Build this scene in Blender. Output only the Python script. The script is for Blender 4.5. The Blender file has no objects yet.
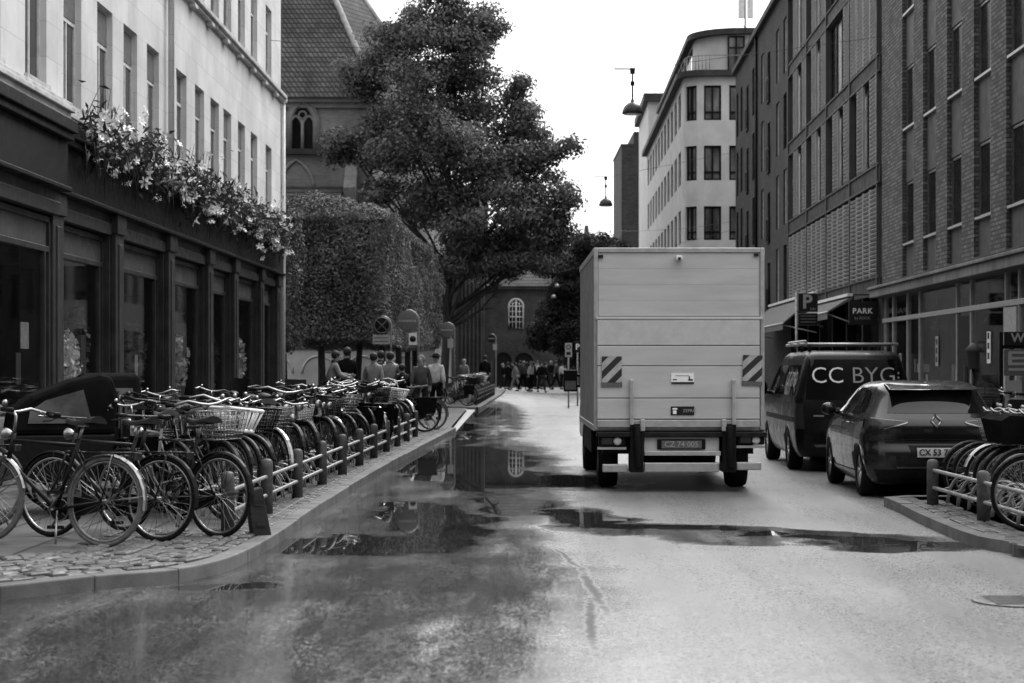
import bpy, bmesh, math, random
import numpy as np
from mathutils import Vector, Matrix
R = math.radians
rnd = random.Random(7)
S = bpy.context.scene
COL = S.collection
F, HZ, CH = 1850.0, 366.0, 1.5          # focal length in pixels, horizon row, eye height

# ------------------------------------------------------------------ materials
MATS = {}
def new_mat(name):
    m = bpy.data.materials.new(name); m.use_nodes = True
    nt = m.node_tree
    return m, nt, nt.nodes['Principled BSDF']
def g3(g): return (g, g, g, 1)
def link(nt, a, b): nt.links.new(a, b)
def mixrgb(nt, fac, a, b, mode='MIX'):
    n = nt.nodes.new('ShaderNodeMix'); n.data_type = 'RGBA'; n.blend_type = mode
    for sock, val in ((n.inputs[0], fac), (n.inputs[6], a), (n.inputs[7], b)):
        if hasattr(val, 'is_linked'): link(nt, val, sock)
        else: sock.default_value = val
    return n.outputs[2]
def math_n(nt, op, a, b=None, c=None, clamp=False):
    n = nt.nodes.new('ShaderNodeMath'); n.operation = op; n.use_clamp = clamp
    for i, v in enumerate((a, b, c)):
        if v is None: continue
        if hasattr(v, 'is_linked'): link(nt, v, n.inputs[i])
        else: n.inputs[i].default_value = v
    return n.outputs[0]
def ramp(nt, x, lo, hi, a=0.0, b=1.0):
    n = nt.nodes.new('ShaderNodeMapRange'); n.interpolation_type = 'SMOOTHSTEP'
    link(nt, x, n.inputs[0])
    for i, v in zip((1, 2, 3, 4), (lo, hi, a, b)): n.inputs[i].default_value = v
    return n.outputs[0]
def noise(nt, vec, scale, detail=4, rough=.55):
    n = nt.nodes.new('ShaderNodeTexNoise'); n.inputs['Scale'].default_value = scale
    n.inputs['Detail'].default_value = detail; n.inputs['Roughness'].default_value = rough
    if vec is not None: link(nt, vec, n.inputs['Vector'])
    return n.outputs['Fac']
def coords(nt, scale=(1, 1, 1), kind='Object'):
    t = nt.nodes.new('ShaderNodeTexCoord')
    m = nt.nodes.new('ShaderNodeMapping'); m.inputs['Scale'].default_value = scale
    link(nt, t.outputs[kind], m.inputs['Vector'])
    return m.outputs[0]
def bump(nt, bsdf, h, strength, dist=.01):
    b = nt.nodes.new('ShaderNodeBump'); b.inputs['Strength'].default_value = strength
    b.inputs['Distance'].default_value = dist
    link(nt, h, b.inputs['Height']); link(nt, b.outputs[0], bsdf.inputs['Normal'])

def pm(name, g, rough=.6, metal=0.0, var=.25, scale=6.0, bmp=0.0, bscale=60.0, coat=0.0, stretch=(1, 1, 1), spec=.18):
    """plain surface: grey value g, mottled by noise"""
    m, nt, b = new_mat(name)
    v = coords(nt, stretch)
    n = noise(nt, v, scale, 5, .6)
    k = ramp(nt, n, .25, .75)
    link(nt, mixrgb(nt, k, g3(g*(1-var)), g3(g*(1+var))), b.inputs['Base Color'])
    link(nt, ramp(nt, noise(nt, v, scale*2.3), .3, .7, max(.02, rough*.82), min(1, rough*1.18)), b.inputs['Roughness'])
    b.inputs['Metallic'].default_value = metal
    b.inputs['Coat Weight'].default_value = coat
    b.inputs['Coat Roughness'].default_value = .04
    b.inputs['Specular IOR Level'].default_value = spec
    if bmp: bump(nt, b, noise(nt, v, bscale, 3), bmp)
    MATS[name] = m
    return m

def brick(name, g1, g2, mortar, bw=.24, bh=.075, rough=.85, msize=.012, bmp=.5, dirt=.35, off=.5, flat=False):
    m, nt, b = new_mat(name)
    t = nt.nodes.new('ShaderNodeTexCoord')
    sp = nt.nodes.new('ShaderNodeSeparateXYZ'); link(nt, t.outputs['Object'], sp.inputs[0])
    cb = nt.nodes.new('ShaderNodeCombineXYZ')
    link(nt, sp.outputs[1] if flat else math_n(nt, 'ADD', sp.outputs[0], sp.outputs[1]), cb.inputs[0]); link(nt, sp.outputs[0] if flat else sp.outputs[2], cb.inputs[1])
    br = nt.nodes.new('ShaderNodeTexBrick'); link(nt, cb.outputs[0], br.inputs['Vector'])
    br.offset = off
    br.inputs['Color1'].default_value = g3(g1); br.inputs['Color2'].default_value = g3(g2)
    br.inputs['Mortar'].default_value = g3(mortar)
    br.inputs['Scale'].default_value = 1.0
    br.inputs['Brick Width'].default_value = bw; br.inputs['Row Height'].default_value = bh
    br.inputs['Mortar Size'].default_value = msize; br.inputs['Mortar Smooth'].default_value = .2
    n = ramp(nt, noise(nt, t.outputs['Object'], .7, 6, .65), .3, .7, 1-dirt, 1+dirt*.6)
    mul = nt.nodes.new('ShaderNodeVectorMath'); mul.operation = 'SCALE'
    link(nt, br.outputs['Color'], mul.inputs[0]); link(nt, n, mul.inputs['Scale'])
    link(nt, mul.outputs[0], b.inputs['Base Color'])
    b.inputs['Roughness'].default_value = rough; b.inputs['Specular IOR Level'].default_value = .2
    bump(nt, b, math_n(nt, 'MULTIPLY', br.outputs['Fac'], -1.0), bmp, .008)
    MATS[name] = m
    return m

def glass(name, g=.02, rough=.04, lo=.3, var=3.0, ior=1.5):
    m, nt, b = new_mat(name)
    v = coords(nt, (1, 1, .35))
    link(nt, mixrgb(nt, ramp(nt, noise(nt, v, 1.3, 3), .35, .7), g3(g*lo), g3(g*var)), b.inputs['Base Color'])
    b.inputs['Roughness'].default_value = rough
    b.inputs['IOR'].default_value = ior
    if ior < 1.3: b.inputs['Specular IOR Level'].default_value = .3
    bump(nt, b, noise(nt, coords(nt), .9, 1), .012, .05)
    MATS[name] = m
    return m

def clear_glass(name, through=.75):
    m, nt, b = new_mat(name)
    out = nt.nodes['Material Output']
    tr = nt.nodes.new('ShaderNodeBsdfTransparent'); tr.inputs[0].default_value = g3(through)
    gl = nt.nodes.new('ShaderNodeBsdfGlossy'); gl.inputs['Roughness'].default_value = .03
    lw_ = nt.nodes.new('ShaderNodeLayerWeight'); lw_.inputs[0].default_value = .5
    fr = math_n(nt, 'MULTIPLY_ADD', math_n(nt, 'POWER', lw_.outputs['Facing'], 5.0), .4, .03)
    mx = nt.nodes.new('ShaderNodeMixShader')
    link(nt, fr, mx.inputs[0]); link(nt, tr.outputs[0], mx.inputs[1]); link(nt, gl.outputs[0], mx.inputs[2])
    link(nt, mx.outputs[0], out.inputs[0])
    MATS[name] = m
    return m

def leaf_mat(name, lo, hi, trans=.25, rough=.55, clump=.6):
    m, nt, b = new_mat(name)
    ge = nt.nodes.new('ShaderNodeNewGeometry')
    n = ramp(nt, noise(nt, coords(nt), clump, 3), .3, .7)
    f = math_n(nt, 'ADD', math_n(nt, 'MULTIPLY', ge.outputs['Random Per Island'], .55), math_n(nt, 'MULTIPLY', n, .45))
    c = mixrgb(nt, f, g3(lo), g3(hi))
    link(nt, c, b.inputs['Base Color'])
    b.inputs['Roughness'].default_value = rough
    b.inputs['Specular IOR Level'].default_value = .12
    tl = nt.nodes.new('ShaderNodeBsdfTranslucent'); link(nt, c, tl.inputs[0])
    mx = nt.nodes.new('ShaderNodeMixShader'); mx.inputs[0].default_value = trans
    link(nt, b.outputs[0], mx.inputs[1]); link(nt, tl.outputs[0], mx.inputs[2])
    link(nt, mx.outputs[0], nt.nodes['Material Output'].inputs[0])
    MATS[name] = m
    return m

def stripes(name, a, b_, freq, axis=(1, 0, 1), rough=.5):
    m, nt, b = new_mat(name)
    t = nt.nodes.new('ShaderNodeTexCoord')
    d = nt.nodes.new('ShaderNodeVectorMath'); d.operation = 'DOT_PRODUCT'
    link(nt, t.outputs['Object'], d.inputs[0]); d.inputs[1].default_value = axis
    fr = math_n(nt, 'FRACT', math_n(nt, 'MULTIPLY', d.outputs['Value'], freq))
    k = math_n(nt, 'GREATER_THAN', fr, .5)
    dirt = ramp(nt, noise(nt, t.outputs['Object'], 9, 5), .3, .7, .75, 1.1)
    c = mixrgb(nt, k, g3(a), g3(b_))
    mul = nt.nodes.new('ShaderNodeVectorMath'); mul.operation = 'SCALE'
    link(nt, c, mul.inputs[0]); link(nt, dirt, mul.inputs['Scale']); link(nt, mul.outputs[0], b.inputs['Base Color'])
    b.inputs['Roughness'].default_value = rough
    MATS[name] = m
    return m

M = MATS
pm('stone_trim', .40, .8, var=.3, scale=3, bmp=.15)
pm('black_paint', .0055, .5, var=.4, scale=3, bmp=.06, bscale=25, spec=.14)
pm('pilaster_paint', .028, .42, var=.35, scale=3, bmp=.06, bscale=25, spec=.25)
pm('dark_metal', .012, .38, var=.4, scale=14)
pm('black_plastic', .008, .5, var=.3, scale=14, spec=.1)
pm('rubber', .009, .75, var=.3, scale=20, spec=.06)
pm('grey_rubber', .09, .8, var=.3, scale=20)
pm('chrome', .26, .34, 1.0, var=.15, scale=20)
pm('dull_steel', .16, .45, .8, var=.35, scale=14)
pm('alloy', .40, .35, .6, var=.1, scale=12)
pm('galvanised', .25, .5, .35, var=.35, scale=18, bmp=.08, bscale=90)
pm('post_paint', .07, .5, var=.4, scale=12, bmp=.08, bscale=50)
pm('white_paint', .6, .5, var=.12, scale=8)
pm('cream_frame', .5, .55, var=.2, scale=8)
pm('blind', .10, .8, var=.2, scale=4)
pm('curtain', .34, .9, var=.5, scale=3, stretch=(6, 6, .2))
pm('saddle_leather', .012, .42, var=.3, scale=15, spec=.15)
pm('wicker', .28, .8, var=.5, scale=60)
pm('light_paint', .3, .45, var=.2, scale=12)
pm('truck_panel', .45, .42, .15, var=.1, scale=2.2, stretch=(.5, 1, 3))
pm('truck_side', .20, .5, .1, var=.12, scale=2)
pm('aluminium', .42, .4, .55, var=.15, scale=8)
pm('truck_dirt_panel', .43, .6, var=.08, scale=9)
pm('car_paint', .007, .25, .0, var=.12, scale=3, coat=.55, spec=.25)
pm('van_paint', .004, .3, 0, var=.12, scale=3, coat=.12, spec=.15)
pm('lamp_red', .02, .12, var=.2, scale=8, coat=.5)
pm('lamp_clear', .5, .15, var=.2, scale=12, coat=.5)
pm('plate_white', .30, .5, var=.15, scale=20)
pm('plate_grey', .10, .5, var=.2, scale=20)
pm('ink', .012, .6, var=.1)
pm('letter_white', .75, .5, var=.06)
pm('letter_grey', .28, .5, var=.08)
pm('sign_back', .11, .55, var=.15, scale=6)
pm('concrete', .32, .85, var=.3, scale=3, bmp=.2, bscale=40)
pm('kerb_stone', .10, .62, var=.3, scale=2.6, bmp=.25, bscale=50)
pm('cobble', .075, .5, var=.55, scale=4.2, bmp=.35, bscale=40)
pm('plaster_white', .36, .85, var=.15, scale=1.2, bmp=.1, bscale=20)
pm('facade_pale', .46, .85, var=.14, scale=.8, bmp=.15, bscale=14)
pm('roof_dark', .035, .7, var=.3, scale=2)
pm('dark_wall', .03, .85, var=.3, scale=.8, bmp=.2, bscale=12)
pm('spandrel', .06, .6, var=.2, scale=1.5)
pm('fascia_stone', .13, .7, var=.35, scale=1.6, bmp=.12, bscale=30, stretch=(1, 1, .4))
pm('louvre', .33, .6, 0, var=.15, scale=2)
pm('awning_cloth', .11, .85, var=.2, scale=5)
pm('bark', .045, .9, var=.45, scale=7, bmp=.8, bscale=22, stretch=(1, 1, .3))
pm('petal', .78, .6, var=.1, scale=9)
pm('skin', .30, .55, var=.08, scale=9)
pm('hair_dark', .025, .6, var=.4, scale=30)
pm('hair_fair', .22, .6, var=.3, scale=30)
for i, g in enumerate((.008, .025, .07, .17, .42)):
    pm('cloth_%d' % i, g, .9, var=.25, scale=6, bmp=.45, bscale=11, spec=.03)
pm('hood_fabric', .006, .75, var=.3, scale=5, bmp=.35, bscale=7, spec=.02)
pm('pvc_window', .07, .2, var=.5, scale=2.5, coat=.5)
pm('lamp_enamel', .025, .4, var=.2)
pm('wood_old', .025, .8, var=.4, scale=4, stretch=(1, 1, 6))
brick('stone', .50, .57, .40, 1.24, .46, msize=.006, dirt=.16, bmp=.25)
brick('brick_church', .15, .20, .20, .26, .085, dirt=.3)
brick('brick_hall', .05, .075, .08, .26, .085, dirt=.35)
brick('brick_pier', .06, .145, .04, .26, .085, msize=.016, dirt=.22)
brick('brick_flat', .030, .052, .03, .26, .085, dirt=.25)
brick('roof_tile', .045, .075, .012, .22, .26, msize=.035, dirt=.5, bmp=.9, off=0)
brick('slab_paving', .055, .085, .006, 1.1, .62, msize=.014, rough=.5, dirt=.4, bmp=.3, flat=True)
glass('window_glass', .012, .04)
pm('dark_reflect_pane', .010, .25, var=.5, scale=1.4, spec=.06)  # dull near-black finish stands in for dark reflections in these windows
glass('dark_glass', .005, .06, ior=1.16)
glass('car_glass', .008, .03, .6, 1.5, 1.4)
glass('sky_tone_glass', .10, .06, .4, 2.0)  # lighter base colour stands in for sky reflected in the panes
clear_glass('shop_glass', .85)
leaf_mat('leaf_tree', .014, .19, trans=.28)
leaf_mat('leaf_hedge', .016, .21, trans=.12, clump=.9)
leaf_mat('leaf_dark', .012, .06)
leaf_mat('leaf_light', .03, .15)
stripes('hazard', .36, .015, 5.2, (1, 0, -1))

# ------------------------------------------------------------------ mesh helpers
class MB:
    def __init__(s): s.v = []; s.f = []; s.sm = []
    def add(s, vs, fs, smooth=False):
        o = len(s.v); s.v.extend([tuple(p) for p in vs])
        for f in fs: s.f.append(tuple(i+o for i in f)); s.sm.append(smooth)
        return s
    def box(s, x0, x1, y0, y1, z0, z1):
        return s.add([(x0,y0,z0),(x1,y0,z0),(x1,y1,z0),(x0,y1,z0),(x0,y0,z1),(x1,y0,z1),(x1,y1,z1),(x0,y1,z1)],
              [(0,3,2,1),(4,5,6,7),(0,1,5,4),(1,2,6,5),(2,3,7,6),(3,0,4,7)])
    def quad(s, a, b, c, d): return s.add([a,b,c,d], [(0,1,2,3)])
    def tube(s, pts, r, n=8, closed=False, cap=True):
        pts = [Vector(p) for p in pts]; k = len(pts)
        rs = r if isinstance(r, (list, tuple)) else [r]*k
        vs = []; up = None
        for i, p in enumerate(pts):
            if closed: t = pts[(i+1) % k]-pts[i-1]
            else: t = pts[min(i+1, k-1)]-pts[max(i-1, 0)]
            t.normalize()
            if up is None:
                up = Vector((0,0,1)) if abs(t.z) < .9 else Vector((1,0,0))
            a = up-t*up.dot(t)
            if a.length < 1e-5: a = t.orthogonal()
            a.normalize(); b = t.cross(a); up = a
            for j in range(n):
                an = 2*math.pi*j/n
                vs.append(p+(a*math.cos(an)+b*math.sin(an))*rs[i])
        fs = []
        m = k if closed else k-1
        for i in range(m):
            for j in range(n):
                q = ((i+1) % k)*n
                fs.append((i*n+j, i*n+(j+1) % n, q+(j+1) % n, q+j))
        if cap and not closed:
            fs.append(tuple(range(n-1, -1, -1))); fs.append(tuple((k-1)*n+j for j in range(n)))
        return s.add(vs, fs, True)
    def torus(s, c, rad, r, n=32, m=8, axis='y', a0=0, a1=2*math.pi, cap=True):
        full = abs(a1-a0-2*math.pi) < 1e-6
        k = n if full else n+1
        pts = []
        for i in range(k):
            a = a0+(a1-a0)*i/n; u, w = math.cos(a)*rad, math.sin(a)*rad
            pts.append((c[0]+u, c[1], c[2]+w) if axis == 'y' else ((c[0], c[1]+u, c[2]+w) if axis == 'x' else (c[0]+u, c[1]+w, c[2])))
        return s.tube(pts, r, m, closed=full)
    def lathe(s, prof, o=(0,0,0), n=16, axis='z', cap=True):
        vs = []; fs = []
        for (r, h) in prof:
            for j in range(n):
                a = 2*math.pi*j/n; c, d = r*math.cos(a), r*math.sin(a)
                vs.append({'z': (o[0]+c, o[1]+d, o[2]+h), 'y': (o[0]+c, o[1]+h, o[2]+d), 'x': (o[0]+h, o[1]+c, o[2]+d)}[axis])
        for i in range(len(prof)-1):
            for j in range(n):
                fs.append((i*n+j, i*n+(j+1) % n, (i+1)*n+(j+1) % n, (i+1)*n+j))
        if cap: fs.append(tuple(range(n-1, -1, -1))); fs.append(tuple((len(prof)-1)*n+j for j in range(n)))
        return s.add(vs, fs, True)
    def ball(s, c, r, n=12, m=8):
        r = r if isinstance(r, (list, tuple)) else (r, r, r)
        vs = [(c[0], c[1], c[2]+r[2])]; fs = []
        for i in range(1, m):
            p = math.pi*i/m
            for j in range(n):
                a = 2*math.pi*j/n
                vs.append((c[0]+r[0]*math.sin(p)*math.cos(a), c[1]+r[1]*math.sin(p)*math.sin(a), c[2]+r[2]*math.cos(p)))
        vs.append((c[0], c[1], c[2]-r[2])); L = len(vs)-1
        for j in range(n):
            fs.append((0, 1+j, 1+(j+1) % n)); fs.append((L, L-n+(j+1) % n, L-n+j))
            for i in range(m-2):
                a = 1+i*n; fs.append((a+j, a+n+j, a+n+(j+1) % n, a+(j+1) % n))
        return s.add(vs, fs, True)
    def prism(s, poly, mp, d0, d1, smooth=False):
        k = len(poly)
        vs = [mp(u, v, d0) for u, v in poly]+[mp(u, v, d1) for u, v in poly]
        fs = [tuple(range(k)), tuple(range(2*k-1, k-1, -1))]
        fs += [(i, i+k, (i+1) % k+k, (i+1) % k) for i in range(k)]
        return s.add(vs, fs, smooth)
    def grid(s, nu, nv, fn, smooth=True):
        vs = [fn(i/(nu), j/(nv)) for i in range(nu+1) for j in range(nv+1)]
        fs = [(i*(nv+1)+j, (i+1)*(nv+1)+j, (i+1)*(nv+1)+j+1, i*(nv+1)+j+1) for i in range(nu) for j in range(nv)]
        return s.add(vs, fs, smooth)
    def mesh(s, name, mat, recalc=True):
        me = bpy.data.meshes.new(name)
        me.from_pydata([tuple(p) for p in s.v], [], s.f)
        me.polygons.foreach_set('use_smooth', s.sm)
        if mat: me.materials.append(M[mat] if isinstance(mat, str) else mat)
        if recalc:
            bm = bmesh.new(); bm.from_mesh(me)
            bmesh.ops.recalc_face_normals(bm, faces=bm.faces[:]); bm.to_mesh(me); bm.free()
        me.update()
        return me
    def build(s, name, mat, parent=None, bevel=0, recalc=True, loc=None):
        return put(name, s.mesh(name, mat, recalc), parent, loc, bevel=bevel)

def put(name, me, parent=None, loc=None, rot=None, bevel=0, scale=None):
    o = bpy.data.objects.new(name, me); COL.objects.link(o)
    if parent is not None: o.parent = parent
    if loc is not None: o.location = loc
    if rot is not None: o.rotation_euler = rot
    if scale is not None: o.scale = scale
    if bevel:
        b = o.modifiers.new('Bevel', 'BEVEL'); b.width = bevel; b.segments = 2; b.limit_method = 'ANGLE'; b.angle_limit = R(40)
    return o
def tag(o, label=None, cat=None, group=None, kind=None):
    if label: o['label'] = label
    if cat: o['category'] = cat
    if group: o['group'] = group
    if kind: o['kind'] = kind
    return o
def thing(name, label, cat, loc=(0,0,0), rz=0, group=None):
    o = bpy.data.objects.new(name, None); COL.objects.link(o)
    o.empty_display_size = .2
    o.location = loc; o.rotation_euler = (0, 0, rz)
    return tag(o, label, cat, group)
def copy_tree(o, parent=None):
    c = o.copy(); COL.objects.link(c); c.parent = parent
    for ch in list(o.children): copy_tree(ch, c)
    return c
def G(px, py, z=0):                      # photo pixel -> point on the ground at height z
    Y = (CH-z)*F/(py-HZ); return ((px-512)/F*Y, Y)
def Zat(py, Y): return CH-(py-HZ)/F*Y
def Xat(px, Y): return (px-512)/F*Y

def pierced(mb, us, vs, ops, mp, depth):
    """wall front with real openings and their reveals"""
    U = sorted(set([round(u, 4) for u in us]+[round(x, 4) for o in ops for x in o[:2]]))
    V = sorted(set([round(v, 4) for v in vs]+[round(x, 4) for o in ops for x in o[2:4]]))
    lo, hi, vl, vh = min(us), max(us), min(vs), max(vs)
    U = [u for u in U if lo-1e-6 <= u <= hi+1e-6]; V = [v for v in V if vl-1e-6 <= v <= vh+1e-6]
    for i in range(len(U)-1):
        for j in range(len(V)-1):
            cu, cv = (U[i]+U[i+1])/2, (V[j]+V[j+1])/2
            if any(o[0] < cu < o[1] and o[2] < cv < o[3] for o in ops): continue
            mb.quad(mp(U[i], V[j], 0), mp(U[i+1], V[j], 0), mp(U[i+1], V[j+1], 0), mp(U[i], V[j+1], 0))
    for (a, b, c, d) in ops:
        for (p, q) in (((a, c), (b, c)), ((b, c), (b, d)), ((b, d), (a, d)), ((a, d), (a, c))):
            mb.quad(mp(p[0], p[1], 0), mp(q[0], q[1], 0), mp(q[0], q[1], depth), mp(p[0], p[1], depth))
    return mb
def slab(mb, u0, u1, v0, v1, d0, d1, mp):
    return mb.prism([(u0,v0),(u1,v0),(u1,v1),(u0,v1)], mp, d0, d1)

def text_mesh(s, size, mat, extrude=.002, bold=.0, align='CENTER', spacing=1.0):
    cu = bpy.data.curves.new('lettering', 'FONT'); cu.body = s; cu.size = size
    cu.extrude = extrude; cu.offset = bold; cu.align_x = align; cu.align_y = 'CENTER'; cu.resolution_u = 3
    cu.space_character = spacing
    o = bpy.data.objects.new('lettering', cu); COL.objects.link(o)
    bpy.context.view_layer.update()
    me = bpy.data.meshes.new_from_object(o.evaluated_get(bpy.context.evaluated_depsgraph_get()))
    bpy.data.objects.remove(o); bpy.data.curves.remove(cu)
    me.materials.clear(); me.materials.append(M[mat])
    return me
ROT_BACK = (R(90), 0, 0)                 # text that reads from -Y

def leaves(name, pts, nrm, size, mat, parent=None, jitter=1.0, seed=1, aspect=.62):
    """many small folded leaf faces: pts (n,3), nrm (n,3) preferred facing"""
    g = np.random.default_rng(seed)
    n = len(pts)
    d = nrm+g.normal(0, jitter, (n, 3)); d /= np.linalg.norm(d, axis=1)[:, None]+1e-9
    a = np.cross(d, g.normal(0, 1, (n, 3))); a /= np.linalg.norm(a, axis=1)[:, None]+1e-9
    b = np.cross(d, a)
    L = (size*(.6+.8*g.random(n)))[:, None]
    w = L*aspect*.5
    v = np.empty((n, 4, 3))
    v[:, 0] = pts-a*L*.5; v[:, 2] = pts+a*L*.5
    v[:, 1] = pts+b*w+d*L*.12; v[:, 3] = pts-b*w+d*L*.12
    me = bpy.data.meshes.new(name)
    me.vertices.add(n*4); me.vertices.foreach_set('co', v.reshape(-1))
    me.loops.add(n*4); me.loops.foreach_set('vertex_index', np.arange(n*4, dtype=np.int32))
    me.polygons.add(n); me.polygons.foreach_set('loop_start', np.arange(0, n*4, 4, dtype=np.int32))
    me.update(calc_edges=True); me.materials.append(M[mat])
    if parent == 'mesh': return me
    return put(name, me, parent)

WORDS = ('first second third fourth fifth sixth seventh eighth ninth tenth eleventh twelfth thirteenth fourteenth fifteenth '
         'sixteenth seventeenth eighteenth nineteenth twentieth').split()
def ordinal(i):
    if i < 20: return WORDS[i]
    t, u = divmod(i+1, 10)
    base = {2: 'twenty', 3: 'thirty', 4: 'forty', 5: 'fifty'}[t]
    return base.replace('ty', 'tieth') if u == 0 else base+'-'+WORDS[u-1]

# ------------------------------------------------------------------ camera, light, sky
cam = bpy.data.cameras.new('camera'); co = bpy.data.objects.new('camera', cam); COL.objects.link(co)
co.location = (0, 0, CH); co.rotation_euler = (R(90), 0, 0)
cam.sensor_width = 36; cam.lens = 36*F/1024; cam.shift_y = (HZ-341.5)/1024
cam.clip_start = .1; cam.clip_end = 3000
cam.dof.use_dof = True; cam.dof.focus_distance = 21; cam.dof.aperture_fstop = 3.5
S.camera = co
w = bpy.data.worlds.new('World'); S.world = w; w.use_nodes = True
nt = w.node_tree; bg = nt.nodes['Background']
sky = nt.nodes.new('ShaderNodeTexSky'); sky.sky_type = 'NISHITA'; sky.sun_disc = False
SUN_EL, SUN_ROT = R(50), R(32)
sky.sun_elevation = SUN_EL; sky.sun_rotation = SUN_ROT; sky.dust_density = 4
bw = nt.nodes.new('ShaderNodeRGBToBW'); link(nt, sky.outputs[0], bw.inputs[0])
tcw = nt.nodes.new('ShaderNodeTexCoord'); spw = nt.nodes.new('ShaderNodeSeparateXYZ'); link(nt, tcw.outputs['Generated'], spw.inputs[0])
cloud = ramp(nt, spw.outputs[2], 0, .95, 7.5, 20.0)                       # thick cloud, paler towards the zenith
dt = nt.nodes.new('ShaderNodeVectorMath'); dt.operation = 'DOT_PRODUCT'; link(nt, tcw.outputs['Generated'], dt.inputs[0])
dt.inputs[1].default_value = (math.sin(SUN_ROT), math.cos(SUN_ROT), 0)     # and paler on the side where the sun stands behind it
cloud = math_n(nt, 'MULTIPLY', cloud, math_n(nt, 'MULTIPLY_ADD', dt.outputs['Value'], .62, 1.0))
link(nt, mixrgb(nt, .85, bw.outputs[0], cloud), bg.inputs['Color'])
bg.inputs['Strength'].default_value = .1
sl = bpy.data.lights.new('sun', 'SUN'); sl.energy = 1.5; sl.angle = R(18)
so = bpy.data.objects.new('sun', sl); COL.objects.link(so)
dirv = Vector((math.sin(SUN_ROT)*math.cos(SUN_EL), math.cos(SUN_ROT)*math.cos(SUN_EL), math.sin(SUN_EL)))
so.rotation_euler = dirv.to_track_quat('Z', 'Y').to_euler(); so.location = dirv*60
S.view_settings.view_transform = 'Standard'; S.view_settings.look = 'None'
S.view_settings.exposure = .82; S.view_settings.gamma = 1

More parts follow.
